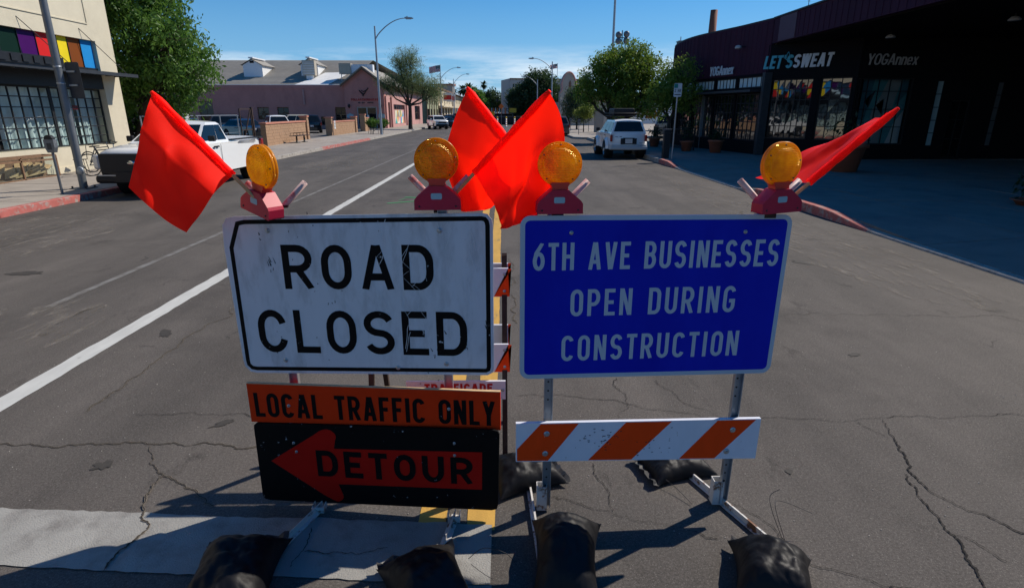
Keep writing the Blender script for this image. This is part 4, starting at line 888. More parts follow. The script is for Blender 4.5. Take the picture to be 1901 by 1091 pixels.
# ================================================================== PURPLE WAREHOUSE (right)
pw = thing('warehouse', 'dark purple metal-clad building with deep black canopy and gridded shop windows', 'building', (11.8, 27, 0), world=True)
H_ = 5.9
plan = [(11.8, -8), (11.8, 27.0), (11.35, 29.4), (10.93, 31.0), (10.45, 33.0), (10.3, 34.9), (10.45, 37), (10.9, 39), (11.9, 40.8), (13.6, 42), (17, 42.8), (40, 43)]
def smooth(P, n=4):
    P = [Vector((*p, 0)) for p in P]; out = []
    for i in range(len(P)-1):
        p0, p1, p2, p3 = P[max(i-1, 0)], P[i], P[i+1], P[min(i+2, len(P)-1)]
        for k in range(n): t = k/n; out.append(.5*((2*p1)+(-p0+p2)*t+(2*p0-5*p1+4*p2-p3)*t*t+(-p0+3*p1-3*p2+p3)*t**3))
    return out+[P[-1]]
curve = [Vector((11.8, 27.05, 0))]+smooth(plan[1:], 4)[1:]
# upper band: ribbed sheets along the curve
def bandmesh(pts, z0, z1, th=.2):
    vs = []; n = len(pts)
    for i, p in enumerate(pts):
        d = (pts[min(i+1, n-1)]-pts[max(0, i-1)]).normalized(); nn = Vector((d.y, -d.x, 0))
        for q, z in ((p, z0), (p, z1), (p+nn*th, z1), (p+nn*th, z0)): vs.append(q+Vector((0, 0, z)))
    fs = [(i*4+k, i*4+(k+1) % 4, (i+1)*4+(k+1) % 4, (i+1)*4+k) for i in range(n-1) for k in range(4)]+[(0, 1, 2, 3), tuple((n-1)*4+k for k in range(4))]
    return MB().add(vs, fs)
obj('upper_wall', bandmesh(curve, 3.72, H_), 'purple', pw)
ribs = MB(); 
for i in range(len(curve)-1):
    p, q = curve[i], curve[i+1]; L_ = (q-p).length; d = (q-p).normalized(); nn = Vector((-d.y, d.x, 0)); k = .0
    while k < L_:
        c = p+d*k; ribs.quad(*[tuple(c+v) for v in (d*-.02+Vector((0, 0, 3.74)), d*.02+nn*.018+Vector((0, 0, 3.74)), d*.02+nn*.018+Vector((0, 0, H_-.06)), d*-.02+Vector((0, 0, H_-.06)))]); k += .36
obj('rib', ribs, 'purple', pw, kind='stuff', fix=False)
obj('coping', bandmesh([p+Vector((0, 0, 0)) for p in curve], H_+.002, H_+.06, .3), 'steelblk', pw)
can = obj('canopy', MB().box(11.8, 12.0, -8, 26.98, 4.9, H_), 'purple', pw)
obj('canopy_panel', MB().box(11.77, 11.797, 24.95, 26.4, 4.92, H_-.02), 'purple2', pw)
sfx = MB()
for k in range(90): sfx.box(11.785, 11.8, -7.6+.38*k, -7.57+.38*k, 4.93, H_-.08)
obj('canopy_rib', sfx, 'purple', can, kind='stuff')
obj('canopy_coping', MB().box(11.74, 12.1, -8, 27.0, H_+.002, H_+.06), 'steelblk', pw)
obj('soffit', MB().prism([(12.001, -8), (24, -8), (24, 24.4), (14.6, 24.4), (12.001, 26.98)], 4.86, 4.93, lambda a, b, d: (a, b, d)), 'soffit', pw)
obj('roof', MB().prism([(12.15, -8), (40, -8), (40, 42.7), (17, 42.5), (12.1, 40), (11.2, 38), (10.7, 35), (12.1, 27)], 5.3, 5.36, lambda a, b, d: (a, b, d)), 'roof', pw)
# ground-storey walls
Fd = frame_of((11.75, 27.1), (14.5, 24.35)) ; Ld = 3.889
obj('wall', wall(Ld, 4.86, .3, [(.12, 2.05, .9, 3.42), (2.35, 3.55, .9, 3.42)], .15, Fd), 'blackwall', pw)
window(Fd, .12, 2.05, .9, 3.42, 8, 5, pw, gl='pglass', zcuts=[.9, 1.45, 2.0, 2.55, 3.0, 3.42])
window(Fd, 2.35, 3.55, .9, 3.42, 3, 5, pw, gl='pglass', zcuts=[.9, 1.45, 2.0, 2.55, 3.0, 3.42])
Fy = frame_of((14.3, 24.35), (24, 24.35))
ops = [(.05, 2.35, .75, 3.35), (3.35, 3.62, .7, 3.25), (5.85, 6.10, .7, 3.2), (4.1, 4.9, .2, 2.5)]
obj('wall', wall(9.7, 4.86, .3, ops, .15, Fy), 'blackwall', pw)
window(Fy, .05, 2.35, .75, 3.35, 5, 4, pw, gl='winglass', zcuts=[.75, 1.45, 2.15, 2.85, 3.35], dep=.04)
window(Fy, 3.35, 3.62, .7, 3.25, 1, 5, pw, gl='tag', dep=.03, edge=.015); window(Fy, 5.85, 6.10, .7, 3.2, 1, 5, pw, gl='gpole', dep=.03, edge=.015); window(Fy, 4.1, 4.9, .2, 2.5, 2, 3, pw, gl='dglass', dep=.1, name='door')
obj('side_wall', MB().box(23.9, 24.2, -8, 24.3, .1, 4.86), 'blackwall', pw)
# frontage below the purple band: transoms, awning ledge, gridded windows in flat bays
bays = [((11.78, 27.15), (11.35, 29.4)), ((11.35, 29.4), (10.93, 31.2)), ((10.93, 31.2), (10.45, 33.2)), ((10.45, 33.2), (10.35, 35.5)), ((10.35, 35.5), (10.6, 37.5))]
for a, b in bays:
    Fb = frame_of(b, a); L_ = (Vector(a)-Vector(b)).length
    obj('bay_wall', wall(L_, 3.72, .2, [(.08, L_-.08, .75, 2.86), (.08, L_-.08, 3.12, 3.62)], .15, Fb), 'blackwall', pw)
    window(Fb, .08, L_-.08, .75, 2.86, 6, 5, pw, gl='pglass', bw=.04); window(Fb, .08, L_-.08, 3.12, 3.62, 6, 1, pw, gl='curtain', bw=.04, name='transom')
led = [Vector((*p, 0)) for p in ((11.7, 27.2), (11.0, 30.7), (10.3, 33.2), (10.2, 35.8))]
obj('awning', bandmesh([p+Vector((-.55, 0, 0)) for p in led], 2.92, 3.02, .62), 'signback', pw)
obj('end_wall', MB().prism([(10.9, 38.1), (11.3, 38.1), (12.4, 41), (17, 42.8), (13.6, 41.8), (11.9, 40.6)], .1, 3.7, lambda a, b, d: (a, b, d)), 'blackwall', pw)
obj('corner_column', MB().box(11.62, 11.95, 26.85, 27.12, .15, 3.72), 'signback', pw)
obj('column', MB().box(10.7, 10.95, 32.1, 32.3, .15, 2.9), 'gpole', pw)
def letters(name, label, s, F, x0, x1, z0, z1, t, m, split=None, group=None, loc=(0, 0, 0)):
    th = thing(name, label, 'sign', tuple(F((x0, 0, z0))), group=group, world=True)
    mb = MB(); text_mesh(mb, s, x0, x1, z0, z1, t, -.05, gap=.14, slant=.14, eps=.0006)
    mapped(mb, F); en = mb.starts[1:]+[(len(mb.v), len(mb.f))]
    for i, ((v0, f0), (v1, f1)) in enumerate(zip(mb.starts, en)):
        if f1 > f0:
            o = MB(); o.v = mb.v[v0:v1]; o.f = [tuple(k-v0 for k in f) for f in mb.f[f0:f1]]; o.sm = [False]*len(o.f)
            q = obj('letter', o, m if not split or i >= split[0] else split[1], th, fix=False); sd_ = q.modifiers.new('thick', 'SOLIDIFY'); sd_.thickness = .04
    return th
Fl = frame_of((11.95, 26.9), (14.2, 24.65))
t_ = letters('wall_sign', "LET'S SWEAT in slanted teal and white capitals on the black wall under the canopy", "LET'SSWEAT", Fl, -.42, 2.35, 3.86, 4.40, .098, 'letw', (5, 'letb'))
dr = MB(); dr.tube([tuple(Fl((.60+.11*math.cos(a)*(1-.5*max(0, math.sin(a))), -.06, 4.30+.10*math.sin(a)+(.12*max(0, math.sin(a))**3)))) for a in [2*PI*k/16 for k in range(17)]], .014, 5); obj('droplet', dr, 'letb', t_)
letters('wall_sign', 'dim YOGAnnex lettering in the dark under the canopy right of the other wall signs', 'YOGAnnex', frame_of((14.4, 24.3), (20, 24.3)), .12, 2.15, 3.84, 4.26, .05, 'letd')
t_ = letters('wall_sign', 'small YOGAnnex lettering on the sunlit end of the purple wall', 'YOGAnnex', frame_of((10.72, 31.45), (11.22, 29.4)), .0, 2.0, 3.80, 4.24, .056, 'letw')
for x, y, z in ((11.1, 29.0, 4.96),):
    t_ = thing('wall_lamp', 'small round lamp on the purple wall above the transoms', 'lamp', (x, y, z), 0); obj('shade', MB().lathe([(0, .09), (.12, .06), (.16, -.03), (.13, -.07), (0, -.07)], 14), 'letd', t_); obj('arm', MB().tube([(0, 0, .03), (.35, 0, .03)], .02, 6), 'steelblk', t_)
for k, (x, y, lab) in enumerate(((14.3, 22.7, 'leftmost'), (15.3, 18.5, 'middle'), (18.7, 20.2, 'back'), (17.1, 15.3, 'nearest'))):
    t_ = thing('canopy_lamp', lab+' dome lamp hanging under the black canopy', 'lamp', (x, y, 4.7), 0); obj('dome', MB().lathe([(0, .08), (.1, .06), (.17, -.02), (.165, -.05), (0, -.05)], 16), 'letd', t_); obj('stem', MB().tube([(0, 0, .08), (0, 0, .16)], .02, 6), 'steelblk', t_)
ch = thing('chimney', 'rust-red round chimney pipe on the purple building roof', 'chimney', (13.5, 40, 5.3), 0)
obj('flue', MB().lathe([(.27, 0), (.22, 2.95), (.20, 2.95), (.20, 2.7)], 20), 'chim', ch); obj('collar', MB().lathe([(.29, .0), (.31, .1), (.27, .14)], 20), 'rust', ch)
rv = thing('roof_vent', 'small dark vent box on the curved roof edge left of the chimney', 'vent', (11.4, 38.6, 5.9), 0)
obj('housing', MB().box(-.45, .45, -.3, .3, .06, .32), 'steelblk', rv); obj('cap', MB().box(-.5, .5, -.35, .35, .322, .37), 'galv', rv); obj('pipe', MB().tube([(-.3, 0, .37), (-.3, 0, .62)], .03, 6), 'galv', rv)
an = thing('antenna', 'thin antenna standing on the purple roof edge', 'antenna', (12.2, 25.0, 5.96), 0)
obj('mast', MB().tube([(0, 0, 0), (0, 0, .65)], .014, 5), 'gpole', an); obj('element', MB().tube([(-.08, 0, .45), (.08, 0, .45)], .008, 4), 'gpole', an); obj('element', MB().tube([(-.06, 0, .3), (.06, 0, .3)], .008, 4), 'gpole', an)
# planters by the shop front
def potplant(label, x, y, r, h, lm='leafD', lh=.5, seed=0, lab_cat='planter', z=.155):
    t = thing('planter', label, lab_cat, (x, y, z), 0)
    obj('pot', MB().lathe([(0, 0), (r*.68, 0), (r*.95, h*.86), (r*1.08, h*.87), (r*1.08, h), (r*.9, h), (r*.88, h*.9), (0, h*.9)], 24), 'terra', t)
    rr = random.Random(seed); mb = MB()
    for k in range(160):
        a = rr.uniform(0, 2*PI); q = rr.uniform(0, r*1.2); zz = h+abs(rr.gauss(.5, .3))*lh; s = rr.uniform(.03, .07); c = Vector((q*math.cos(a), q*math.sin(a), zz)); d1 = Vector((rr.uniform(-1, 1), rr.uniform(-1, 1), rr.uniform(-1, 1))).normalized()*s*1.6; d2 = d1.cross(Vector((rr.uniform(-1, 1), rr.uniform(-1, 1), 1))).normalized()*s*.6
        mb.quad(c-d1, c+d2, c+d1, c-d2)
    obj('foliage', mb, lm, t, fix=False)
potplant('terracotta pot with dark shrub beside the parking sign post', 9.25, 29.6, .32, .5, seed=1, lh=.9)
potplant('terracotta pot under the shop window transoms', 10.3, 28.4, .36, .6, seed=2)
potplant('large shaded terracotta pot with plant behind the edgewise flag', 11.35, 19.3, .62, .9, seed=3, lh=.7)
potplant('far terracotta pot by the railing near the white off-roader', 8.6, 33.5, .32, .5, seed=5)
potplant('dark leafy shrub pot at the far right edge under the canopy', 11.25, 12.0, .35, .12, seed=4, lh=.5)
rl = thing('railing', 'black iron railing in front of the curved shop windows', 'railing', (9.6, 34, .15), world=True)
pts = [Vector((9.75, 30.0, 0)), Vector((9.5, 33, 0)), Vector((9.4, 36, 0)), Vector((9.9, 39, 0))]
for z in (.3, 1.15): obj('rail', MB().tube([p+Vector((0, 0, z)) for p in pts], .022, 6), 'steelblk', rl)
for i in range(3):
    for k in range(20):
        p = pts[i].lerp(pts[i+1], k/20); big = k % 10 == 0; obj('post' if big else 'picket', MB().box(p.x-(.03 if big else .01), p.x+(.03 if big else .01), p.y-.01, p.y+.01, .15, 1.3 if big else 1.14), 'steelblk', rl)

# ================================================================== PINK WAREHOUSE (left, beyond the parking lot)
pk = thing('warehouse', 'long dusty pink building with grey shingle roof, roof ventilators and a gabled street wing', 'building', (-19, 73, 0), world=True)
Fp = lambda v: Vector((-75+v[0], 73+v[1], v[2])); ux = lambda x: x+75
opn = [(ux(-29.0), ux(-27.6), 1.15, 2.6), (ux(-26.6), ux(-25.2), 1.15, 2.6), (ux(-22.7), ux(-22.1), .5, 1.5), (ux(-21.4), ux(-20.8), .5, 1.5), (ux(-19.6+.0), ux(-18.2), .3, 2.6), (ux(-36), ux(-34.3), .2, 3.3)]
opn = [(a-.9, b-.9, c, d) for a, b, c, d in opn]
obj('wall', wall(55.9, 5.05, .35, opn, .0, Fp), 'pink', pk)
for a, b, c, d in opn: window(Fp, a, b, c, d, 2, 2, pk, dep=.15, fr='wood2', gl='dglass', bw=.06, edge=.08, split=False)
obj('cornice', MB().box(-75, -19.15, 72.93, 72.997, 4.72, 5.1), 'pink', pk); obj('parapet_cap', MB().box(-75, -19.15, 72.9, 73.4, 5.102, 5.16), 'whitew', pk)
obj('downpipe', MB().tube([(-24.1, 72.9, 2.9), (-24.1, 72.9, 4.4), (-24.1, 72.95, 4.6)], .12, 8), 'pinklit', pk)
rfm = MB(); rfm.add([(-75, 73.3, 5.1), (-19.0, 73.3, 5.1), (-17.8, 84, 8.75), (-75, 84, 8.75), (-12, 92, 5.5), (-75, 96, 5.1)], [(0, 1, 2, 3), (3, 2, 4, 5)]); rfo = obj('roof', rfm, 'roof', pk, fix=False)
rr_ = MB()
for k in range(1, 22):
    f = k/22; rr_.box(-75, -19.0+f*1.2, 73.3+10.7*f-.02, 73.3+10.7*f+.02, 5.1+3.65*f+.0, 5.1+3.65*f+.035)
obj('shingle_course', rr_, 'roof', rfo, kind='stuff')
sl = lambda y: 5.1+(y-73.3)*3.65/10.7
obj('white_patch', MB().prism([(-25.2, 73.4), (-21.2, 73.4), (-19.6, 78.4), (-22.8, 78.2), (-23.4, 76.5)], .02, .05, lambda a, b, d: (a, b, sl(b)+d)), 'roofw', rfo)
obj('white_patch', MB().prism([(-19.9, 73.4), (-18.6, 73.4), (-17.9, 79), (-18.7, 78), (-19.2, 74.6)], .02, .05, lambda a, b, d: (a, b, sl(b)+d)), 'roofw', rfo)
def rvent(label, x, y):
    t = thing('roof_ventilator', label, 'ventilator', (x, y, sl(y)), 0, None)
    pr = [(-1.45, -.1), (1.45, -.1), (1.45, 1.7), (0, 2.5), (-1.45, 1.7)]
    obj('housing', MB().prism(pr, 0, 4.8), 'whitew', t); obj('side_flashing', MB().box(1.452, 1.50, .0, 4.8, 0, 1.68), 'roofw', t)
    obj('roof_cap', MB().add([(0, -.25, 2.62), (1.8, -.25, 1.66), (1.8, 5.2, 1.66), (0, 5.2, 2.62), (-1.8, -.25, 1.66), (-1.8, 5.2, 1.66)], [(0, 1, 2, 3), (0, 3, 5, 4)]), 'roof', t, fix=False)
    obj('ridge_lid', MB().box(-.35, .35, -.35, 4.6, 2.68, 2.86), 'whitew', t); obj('louvre', MB().box(-.3, .3, -.05, 0, 2.0, 2.35), 'dark', t); return t
v_ = rvent('white gabled roof ventilator nearer the big tree on the grey roof', -31.3, 76.6); v_.scale = (.80, .8, .80)
v_ = rvent('white gabled roof ventilator above the white roof patch', -24.4, 77.0); v_.scale = (.72, .72, .78)
ac = thing('cooler_unit', 'box cooler standing in front of the right roof ventilator', 'cooler', (-24.0, 75.9, sl(75.9)), 0); obj('casing', MB().box(-.75, .75, -.45, .45, .35, 2.1), 'beige', ac); obj('stand', MB().box(-.4, .4, -.3, .3, -.1, .35), 'whitew', ac)
for k in range(8): obj('louvre', MB().box(-.70, .70, -.47, -.452, .5+.19*k, .56+.19*k), 'whitew', ac)
ac = thing('duct_unit', 'beige cooler with a long white duct on legs on the pink building roof', 'cooler', (-18.9, 75.4, sl(75.4)), 0); obj('casing', MB().box(-1.2, .25, -.6, .6, .65, 1.85), 'beige', ac); obj('duct', MB().box(.252, 2.9, -.45, .45, .75, 1.75), 'whitew', ac)
for x in (-1.0, .1, 1.2, 2.5): obj('leg', MB().box(x-.04, x+.04, -.4, -.32, -.2, .75), 'galv', ac)
# gabled wing
Fg = lambda v: Vector((-19.12+v[0], 72.6+v[1], v[2])); door = (1.35, 3.75, .15, 2.65)
obj('gable_wall', MB().prism([(-19.12, .0), (-17.77, .0), (-17.77, 2.65), (-15.37, 2.65), (-15.37, 0), (-14.4, 0), (-14.4, 5.35), (-16.75, 7.05), (-19.12, 5.35)], 72.6, 73.0), 'pink', pk)
dw = window(Fg, *door, 2, 1, pk, dep=.12, fr='letd', gl='dglass', bw=.12, edge=.12, name='door'); obj('kick_plate', MB().box(-17.6, -15.5, 72.70, 72.715, .15, .6), 'gpole', dw)
for nm, x in (('notice', -17.0), ('notice', -16.6)): obj(nm, MB().box(x, x+.25, 72.69, 72.70, 1.3, 1.7), 'signw', dw)
for s in (-1, 1):
    rb = MB(); x = -16.75; rb.add([(x, 72.2, 7.22), (x+s*2.75, 72.2, 5.2), (x+s*2.75, 92, 5.2), (x, 92, 7.22), (x, 72.2, 7.08), (x+s*2.75, 72.2, 5.06), (x+s*2.75, 92, 5.06), (x, 92, 7.08)], [(0, 1, 2, 3), (4, 7, 6, 5), (0, 4, 5, 1), (1, 5, 6, 2)]); obj('wing_roof', rb, 'roof', pk)
    obj('bargeboard', MB().prism([(x, 7.0), (x+s*2.7, 5.02), (x+s*2.7, 4.84), (x, 6.82)], 72.2, 72.26), 'wood2', pk)
lg_ = MB(); lg_.tube([(-17.3, 72.55, 4.5), (-17.0, 72.55, 4.15), (-16.7, 72.55, 4.1), (-16.5, 72.55, 4.45), (-16.2, 72.55, 4.75)], .07, 5); lg_.tube([(-16.9, 72.55, 4.2), (-16.85, 72.55, 3.85)], .09, 5); lg_.tube([(-17.05, 72.55, 4.5), (-16.8, 72.55, 4.35), (-16.5, 72.55, 4.5)], .05, 5)
sg_ = thing('wall_sign', 'small dark lettering under a bird-like emblem on the pink gable', 'sign', (-16.8, 72.5, 3.6), world=True); obj('emblem', lg_, 'strap', sg_)
Fs = lambda v: Vector((v[0], 72.56+v[1], v[2]))
word('POLLASTRONAUTAS', Fs, -18.35, -15.1, 3.33, 3.58, .055, 'textred', sg_, gap=.2, y=-.02); word('BAKERY & COFFEE', Fs, -17.5, -15.7, 3.02, 3.17, .045, 'strap', sg_, gap=.2, y=-.02)
for x, lab in ((-18.65, 'left'), (-14.85, 'right')):
    t_ = thing('wall_lamp', 'black lantern on the pink gable wall %s of the glass door' % lab, 'lamp', (x, 72.5, 2.7), 0); obj('lantern', MB().lathe([(0, .25), (.16, .12), (.12, -.1), (.05, -.2), (0, -.2)], 8), 'steelblk', t_); obj('bracket', MB().tube([(0, 0, .2), (0, .12, .3)], .02, 5), 'steelblk', t_)
    t_ = thing('plaque', 'pale notice plaque on the pink gable wall %s of the glass door' % lab, 'plaque', (x+.05, 72.58, 1.6), 0); obj('board', MB().prism([(-.4, -.25), (.4, -.25), (.4, .15), (.15, .22), (0, .3), (-.15, .22), (-.4, .15)], -.03, 0), 'tag', t_); obj('rim', MB().box(-.42, .42, -.025, .0, -.29, -.255), 'strap', t_)
# street side of the wing
Fst = lambda v: Vector((-14.4-v[1], 73+v[0], v[2]))
ops = [(1.2, 3.2, .15, 3.2), (5.5, 14.5, .5, 3.0), (19, 21, .15, 3.0), (24, 30, .8, 3.0)]
obj('street_wall', wall(33, 5.1, .35, ops, 0, Fst), 'pinklit', pk)
obj('eave', MB().box(-14.395, -13.6, 72.4, 106, 4.95, 5.08), 'wood2', pk)
obj('boarded_window', MB().box(-14.62, -14.56, 78.5, 87.5, .5, 2.3), 'pinklit', pk)
window(Fst, 5.5, 14.5, 2.32, 3.0, 6, 1, pk, dep=.15, fr='pinklit', gl='dglass', split=False, name='transom'); window(Fst, 1.2, 3.2, .15, 3.2, 2, 3, pk, dep=.2, fr='wood2', gl='dglass', split=False, name='door'); window(Fst, 19, 21, .15, 3.0, 2, 2, pk, dep=.2, fr='wood2', gl='dglass', split=False, name='door'); window(Fst, 24, 30, .8, 3.0, 4, 2, pk, dep=.2, fr='wood2', gl='dglass', split=False)
obj('pilaster', MB().box(-14.398, -14.2, 72.9, 73.9, 0, 3.9), 'pinklit', pk); obj('pilaster', MB().box(-14.398, -14.2, 76.5, 77.5, 0, 3.9), 'pinklit', pk); obj('pilaster', MB().box(-14.398, -14.2, 88.2, 89.2, 0, 3.9), 'pinklit', pk)
mrl = thing('mural', 'colourful geometric mural panel on the pink street wall behind the thin tree', 'mural', (-14.5, 83, 0), world=True)
mc = [(.05, .30, .55), (.6, .35, .05), (.55, .10, .06), (.7, .62, .45), (.05, .35, .33), (.62, .25, .30), (.75, .72, .62)]
for k, c in enumerate(mc): M['mu%d' % k] = mat('mural_colour', c, .8)
rr = random.Random(11)
for i in range(8):
    for j in range(2):
        a, b, c, d = 80+.85*i, 80+.85*(i+1), .55+.85*j, .55+.85*(j+1); s = rr.random() < .5; T_ = [(a, c), (b, c), (b, d)] if s else [(a, c), (b, c), (a, d)]; T2 = [(a, c), (b, d), (a, d)] if s else [(b, c), (b, d), (a, d)]
        for tt in (T_, T2): obj('shape', MB().prism(tt, -14.545, -14.52, lambda p, q, e: (e, p, q)), 'mu%d' % rr.randrange(7), mrl)

# ================================================================== FAR BUILDINGS
def facade(name, label, p0, p1, H, m, cols, rows, dep=10, cat='building', roofm='roof', wz=None, arch=False, frm='strap', sill=None):
    t = thing(name, label, cat, (p0[0], p0[1], 0), world=True); Fq = frame_of(p0, p1); L_ = (Vector(p1)-Vector(p0)).length; ops = []
    for (z0, z1, n_, wd) in rows:
        for k in range(n_):
            c = L_*(k+.5)/n_; ops.append((c-wd/2, c+wd/2, z0, z1))
    obj('wall', wall(L_, H, .3, ops, 0, Fq), m, t)
    for o_ in ops: window(Fq, *o_, 2, 1, t, dep=.12, fr=frm, gl='dglass', bw=.07, edge=.07, split=False)
    a, b = Fq((0, .31, 0)), Fq((L_, dep, 0)); c = Fq((0, dep, 0)); d = Fq((L_, .31, 0))
    for nm, q, r_ in (('side_wall', a, c), ('side_wall', d, b), ('back_wall', c, b)):
        v = (r_-q).normalized(); w_ = Vector((-v.y, v.x, 0))*.1; obj(nm, MB().add([q, r_, r_+w_, q+w_]+[x+Vector((0, 0, H-.02)) for x in (q, r_, r_+w_, q+w_)], [(0, 3, 2, 1), (4, 5, 6, 7), (0, 1, 5, 4), (1, 2, 6, 5), (2, 3, 7, 6), (3, 0, 4, 7)]), m, t)
    obj('roof', MB().add([a+Vector((0, 0, H-.3)), d+Vector((0, 0, H-.3)), b+Vector((0, 0, H-.3)), c+Vector((0, 0, H-.3))], [(0, 1, 2, 3)]), roofm, t, fix=False)
    obj('cornice', mapped(MB().box(-.1, L_+.1, -.18, -.003, H-.35, H+.05), Fq), 'wood2' if m != 'whitew' else 'whitew', t)
    return t, Fq, L_
t, Fq, L_ = facade('shop_building', 'olive and cream two-storey shop row with timber posts beyond the pink building', (-14.4, 112.2), (-14.4, 132), 6.6, 'grn', 0, [(.3, 2.6, 4, 3.0), (3.4, 4.6, 5, 1.2)])
for k in range(6): obj('timber_post', mapped(MB().box(L_*k/5-.12, L_*k/5+.12, -.12, -.004, 0, 6.5), Fq), 'wood2', t)
t, Fq, L_ = facade('shop_building', 'tan shop front with red hanging signs in the left street row', (-14.4, 132.2), (-14.4, 168), 7.2, 'tan', 0, [(.3, 2.9, 5, 4.6), (4.0, 5.4, 6, 1.4)])
obj('canopy', mapped(MB().box(0, L_, -1.2, -.01, 3.1, 3.35), Fq), 'tan', t)
for k, x in enumerate((5.5, 15.0)):
    s_ = thing('hanging_sign', ('nearer' if k == 0 else 'farther')+' red and white sign projecting from the tan shop front', 'sign', tuple(Fq((x, -.8, 5))), world=True); obj('board', mapped(MB().box(x, x+.25, -2.6, -.6, 4.4, 6.2), Fq), 'signw', s_); obj('print', mapped(MB().box(x-.02, x-.002, -2.5, -.7, 4.7, 5.7), Fq), 'textred', s_); obj('arm', mapped(MB().box(x+.1, x+.16, -.62, -.0, 5.9, 6.0), Fq), 'steelblk', s_)
t, Fq, L_ = facade('arcade_building', 'cream two-storey building with clay-tile eaves and arched ground floor down the left street', (-14.4, 172), (-14.4, 236), 7.0, 'tan', 0, [(.2, 3.2, 9, 3.6), (4.4, 5.9, 9, 2.0)])
obj('tile_eave', mapped(MB().add([(-.5, -1.3, 6.9), (L_+.5, -1.3, 6.9), (L_+.5, 2, 8.2), (-.5, 2, 8.2)], [(0, 1, 2, 3)]), Fq), 'tile', t)
obj('tower', mapped(MB().box(-3, 3.5, -.2, 5, 0, 9.2), Fq), 'ych', t); obj('tower_roof', mapped(MB().box(-3.4, 3.9, -.6, 5.4, 9.202, 9.5), Fq), 'tile', t)
# mission church front on the right
cf = thing('church', 'pale mission-style church front with curved gable, cross-shaped niche and arched door', 'church', (8.4, 85, 0), world=True)
Fc = frame_of((8.0, 85), (15.6, 89)); 
pr = [(0, 0), (0, 4.6), (.25, 5.0)]+[(1.0+1.3-1.3*math.cos(R(a))-.9, 5.0+2.35*math.sin(R(a))) for a in range(20, 170, 12)]+[(3.6, 5.0), (4.0, 4.3), (5.2, 4.1), (5.6, 3.6), (8.4, 3.5), (8.4, 0)]
obj('front_wall', mapped(MB().prism(pr[::-1], 0, .4, lambda a, b, d: (a, d, b)), Fc), 'ych', cf)
obj('coping', mapped(MB().tube([(a, -.05, b+.05) for a, b in pr[1:-1]], .11, 6), Fc), 'pinklit', cf)
ad = [(1.05, 0), (1.05, 1.9)]+[(1.5-.45*math.cos(R(a)), 1.9+.45*math.sin(R(a))) for a in range(30, 180, 30)]+[(1.95, 1.9), (1.95, 0)]
obj('arched_door', mapped(MB().prism(ad[::-1], -.06, -.01, lambda a, b, d: (a, d, b)), Fc), 'dark', cf)
obj('niche', mapped(MB().box(1.3, 1.9, -.05, -.004, 3.4, 4.2), Fc), 'dark', cf); obj('niche', mapped(MB().box(1.52, 1.68, -.05, -.004, 4.203, 4.7), Fc), 'dark', cf)
obj('star', mapped(MB().prism([(1.6+.32*(1 if i % 2 else .4)*math.cos(R(i*45)), 5.75+.55*(1 if i % 2 == 0 else .35)*math.sin(R(i*45))) for i in range(8)], -.06, -.01, lambda a, b, d: (a, d, b)), Fc), 'wood2', cf)
for x in (4.4, 6.4): obj('window', mapped(MB().box(x, x+1.1, -.05, -.004, 1.0, 2.6), Fc), 'dglass', cf)
obj('nave', mapped(MB().box(.6, 8.3, .41, 3.2, 0, 3.4), Fc), 'ych', cf)
gw = thing('garden_wall', 'low pale stucco pillar and wall beside the mid-street trees', 'wall', (9.2, 58, 0), world=True)
obj('pillar', MB().box(8.9, 9.7, 57.6, 58.4, .15, 2.0), 'ych', gw); obj('cap', MB().box(8.85, 9.75, 57.55, 58.45, 2.002, 2.08), 'ych', gw); obj('low_wall', MB().box(9.72, 12.2, 57.8, 58.2, .15, .75), 'ych', gw)
kg = thing('brown_building', 'brown brick building strip behind the church and left of its gable', 'building', (6.6, 118, 0), world=True)
obj('wall', MB().box(7.6, 30, 118, 130, 0, 5.6), 'wood2', kg)
for k in range(5): obj('window', MB().box(8.2+2.4*k, 9.4+2.4*k, 117.9, 117.997, 2.2, 3.6), 'dglass', kg)
facade('office_block', 'pale grey flat-roofed office block rising behind the dark tree', (2.2, 200), (30, 206), 12.6, 'grey', 0, [(9.2, 11.0, 9, 1.6), (5.6, 7.4, 9, 1.6), (2, 3.8, 9, 1.6)], dep=14, roofm='grey', frm='whitew')
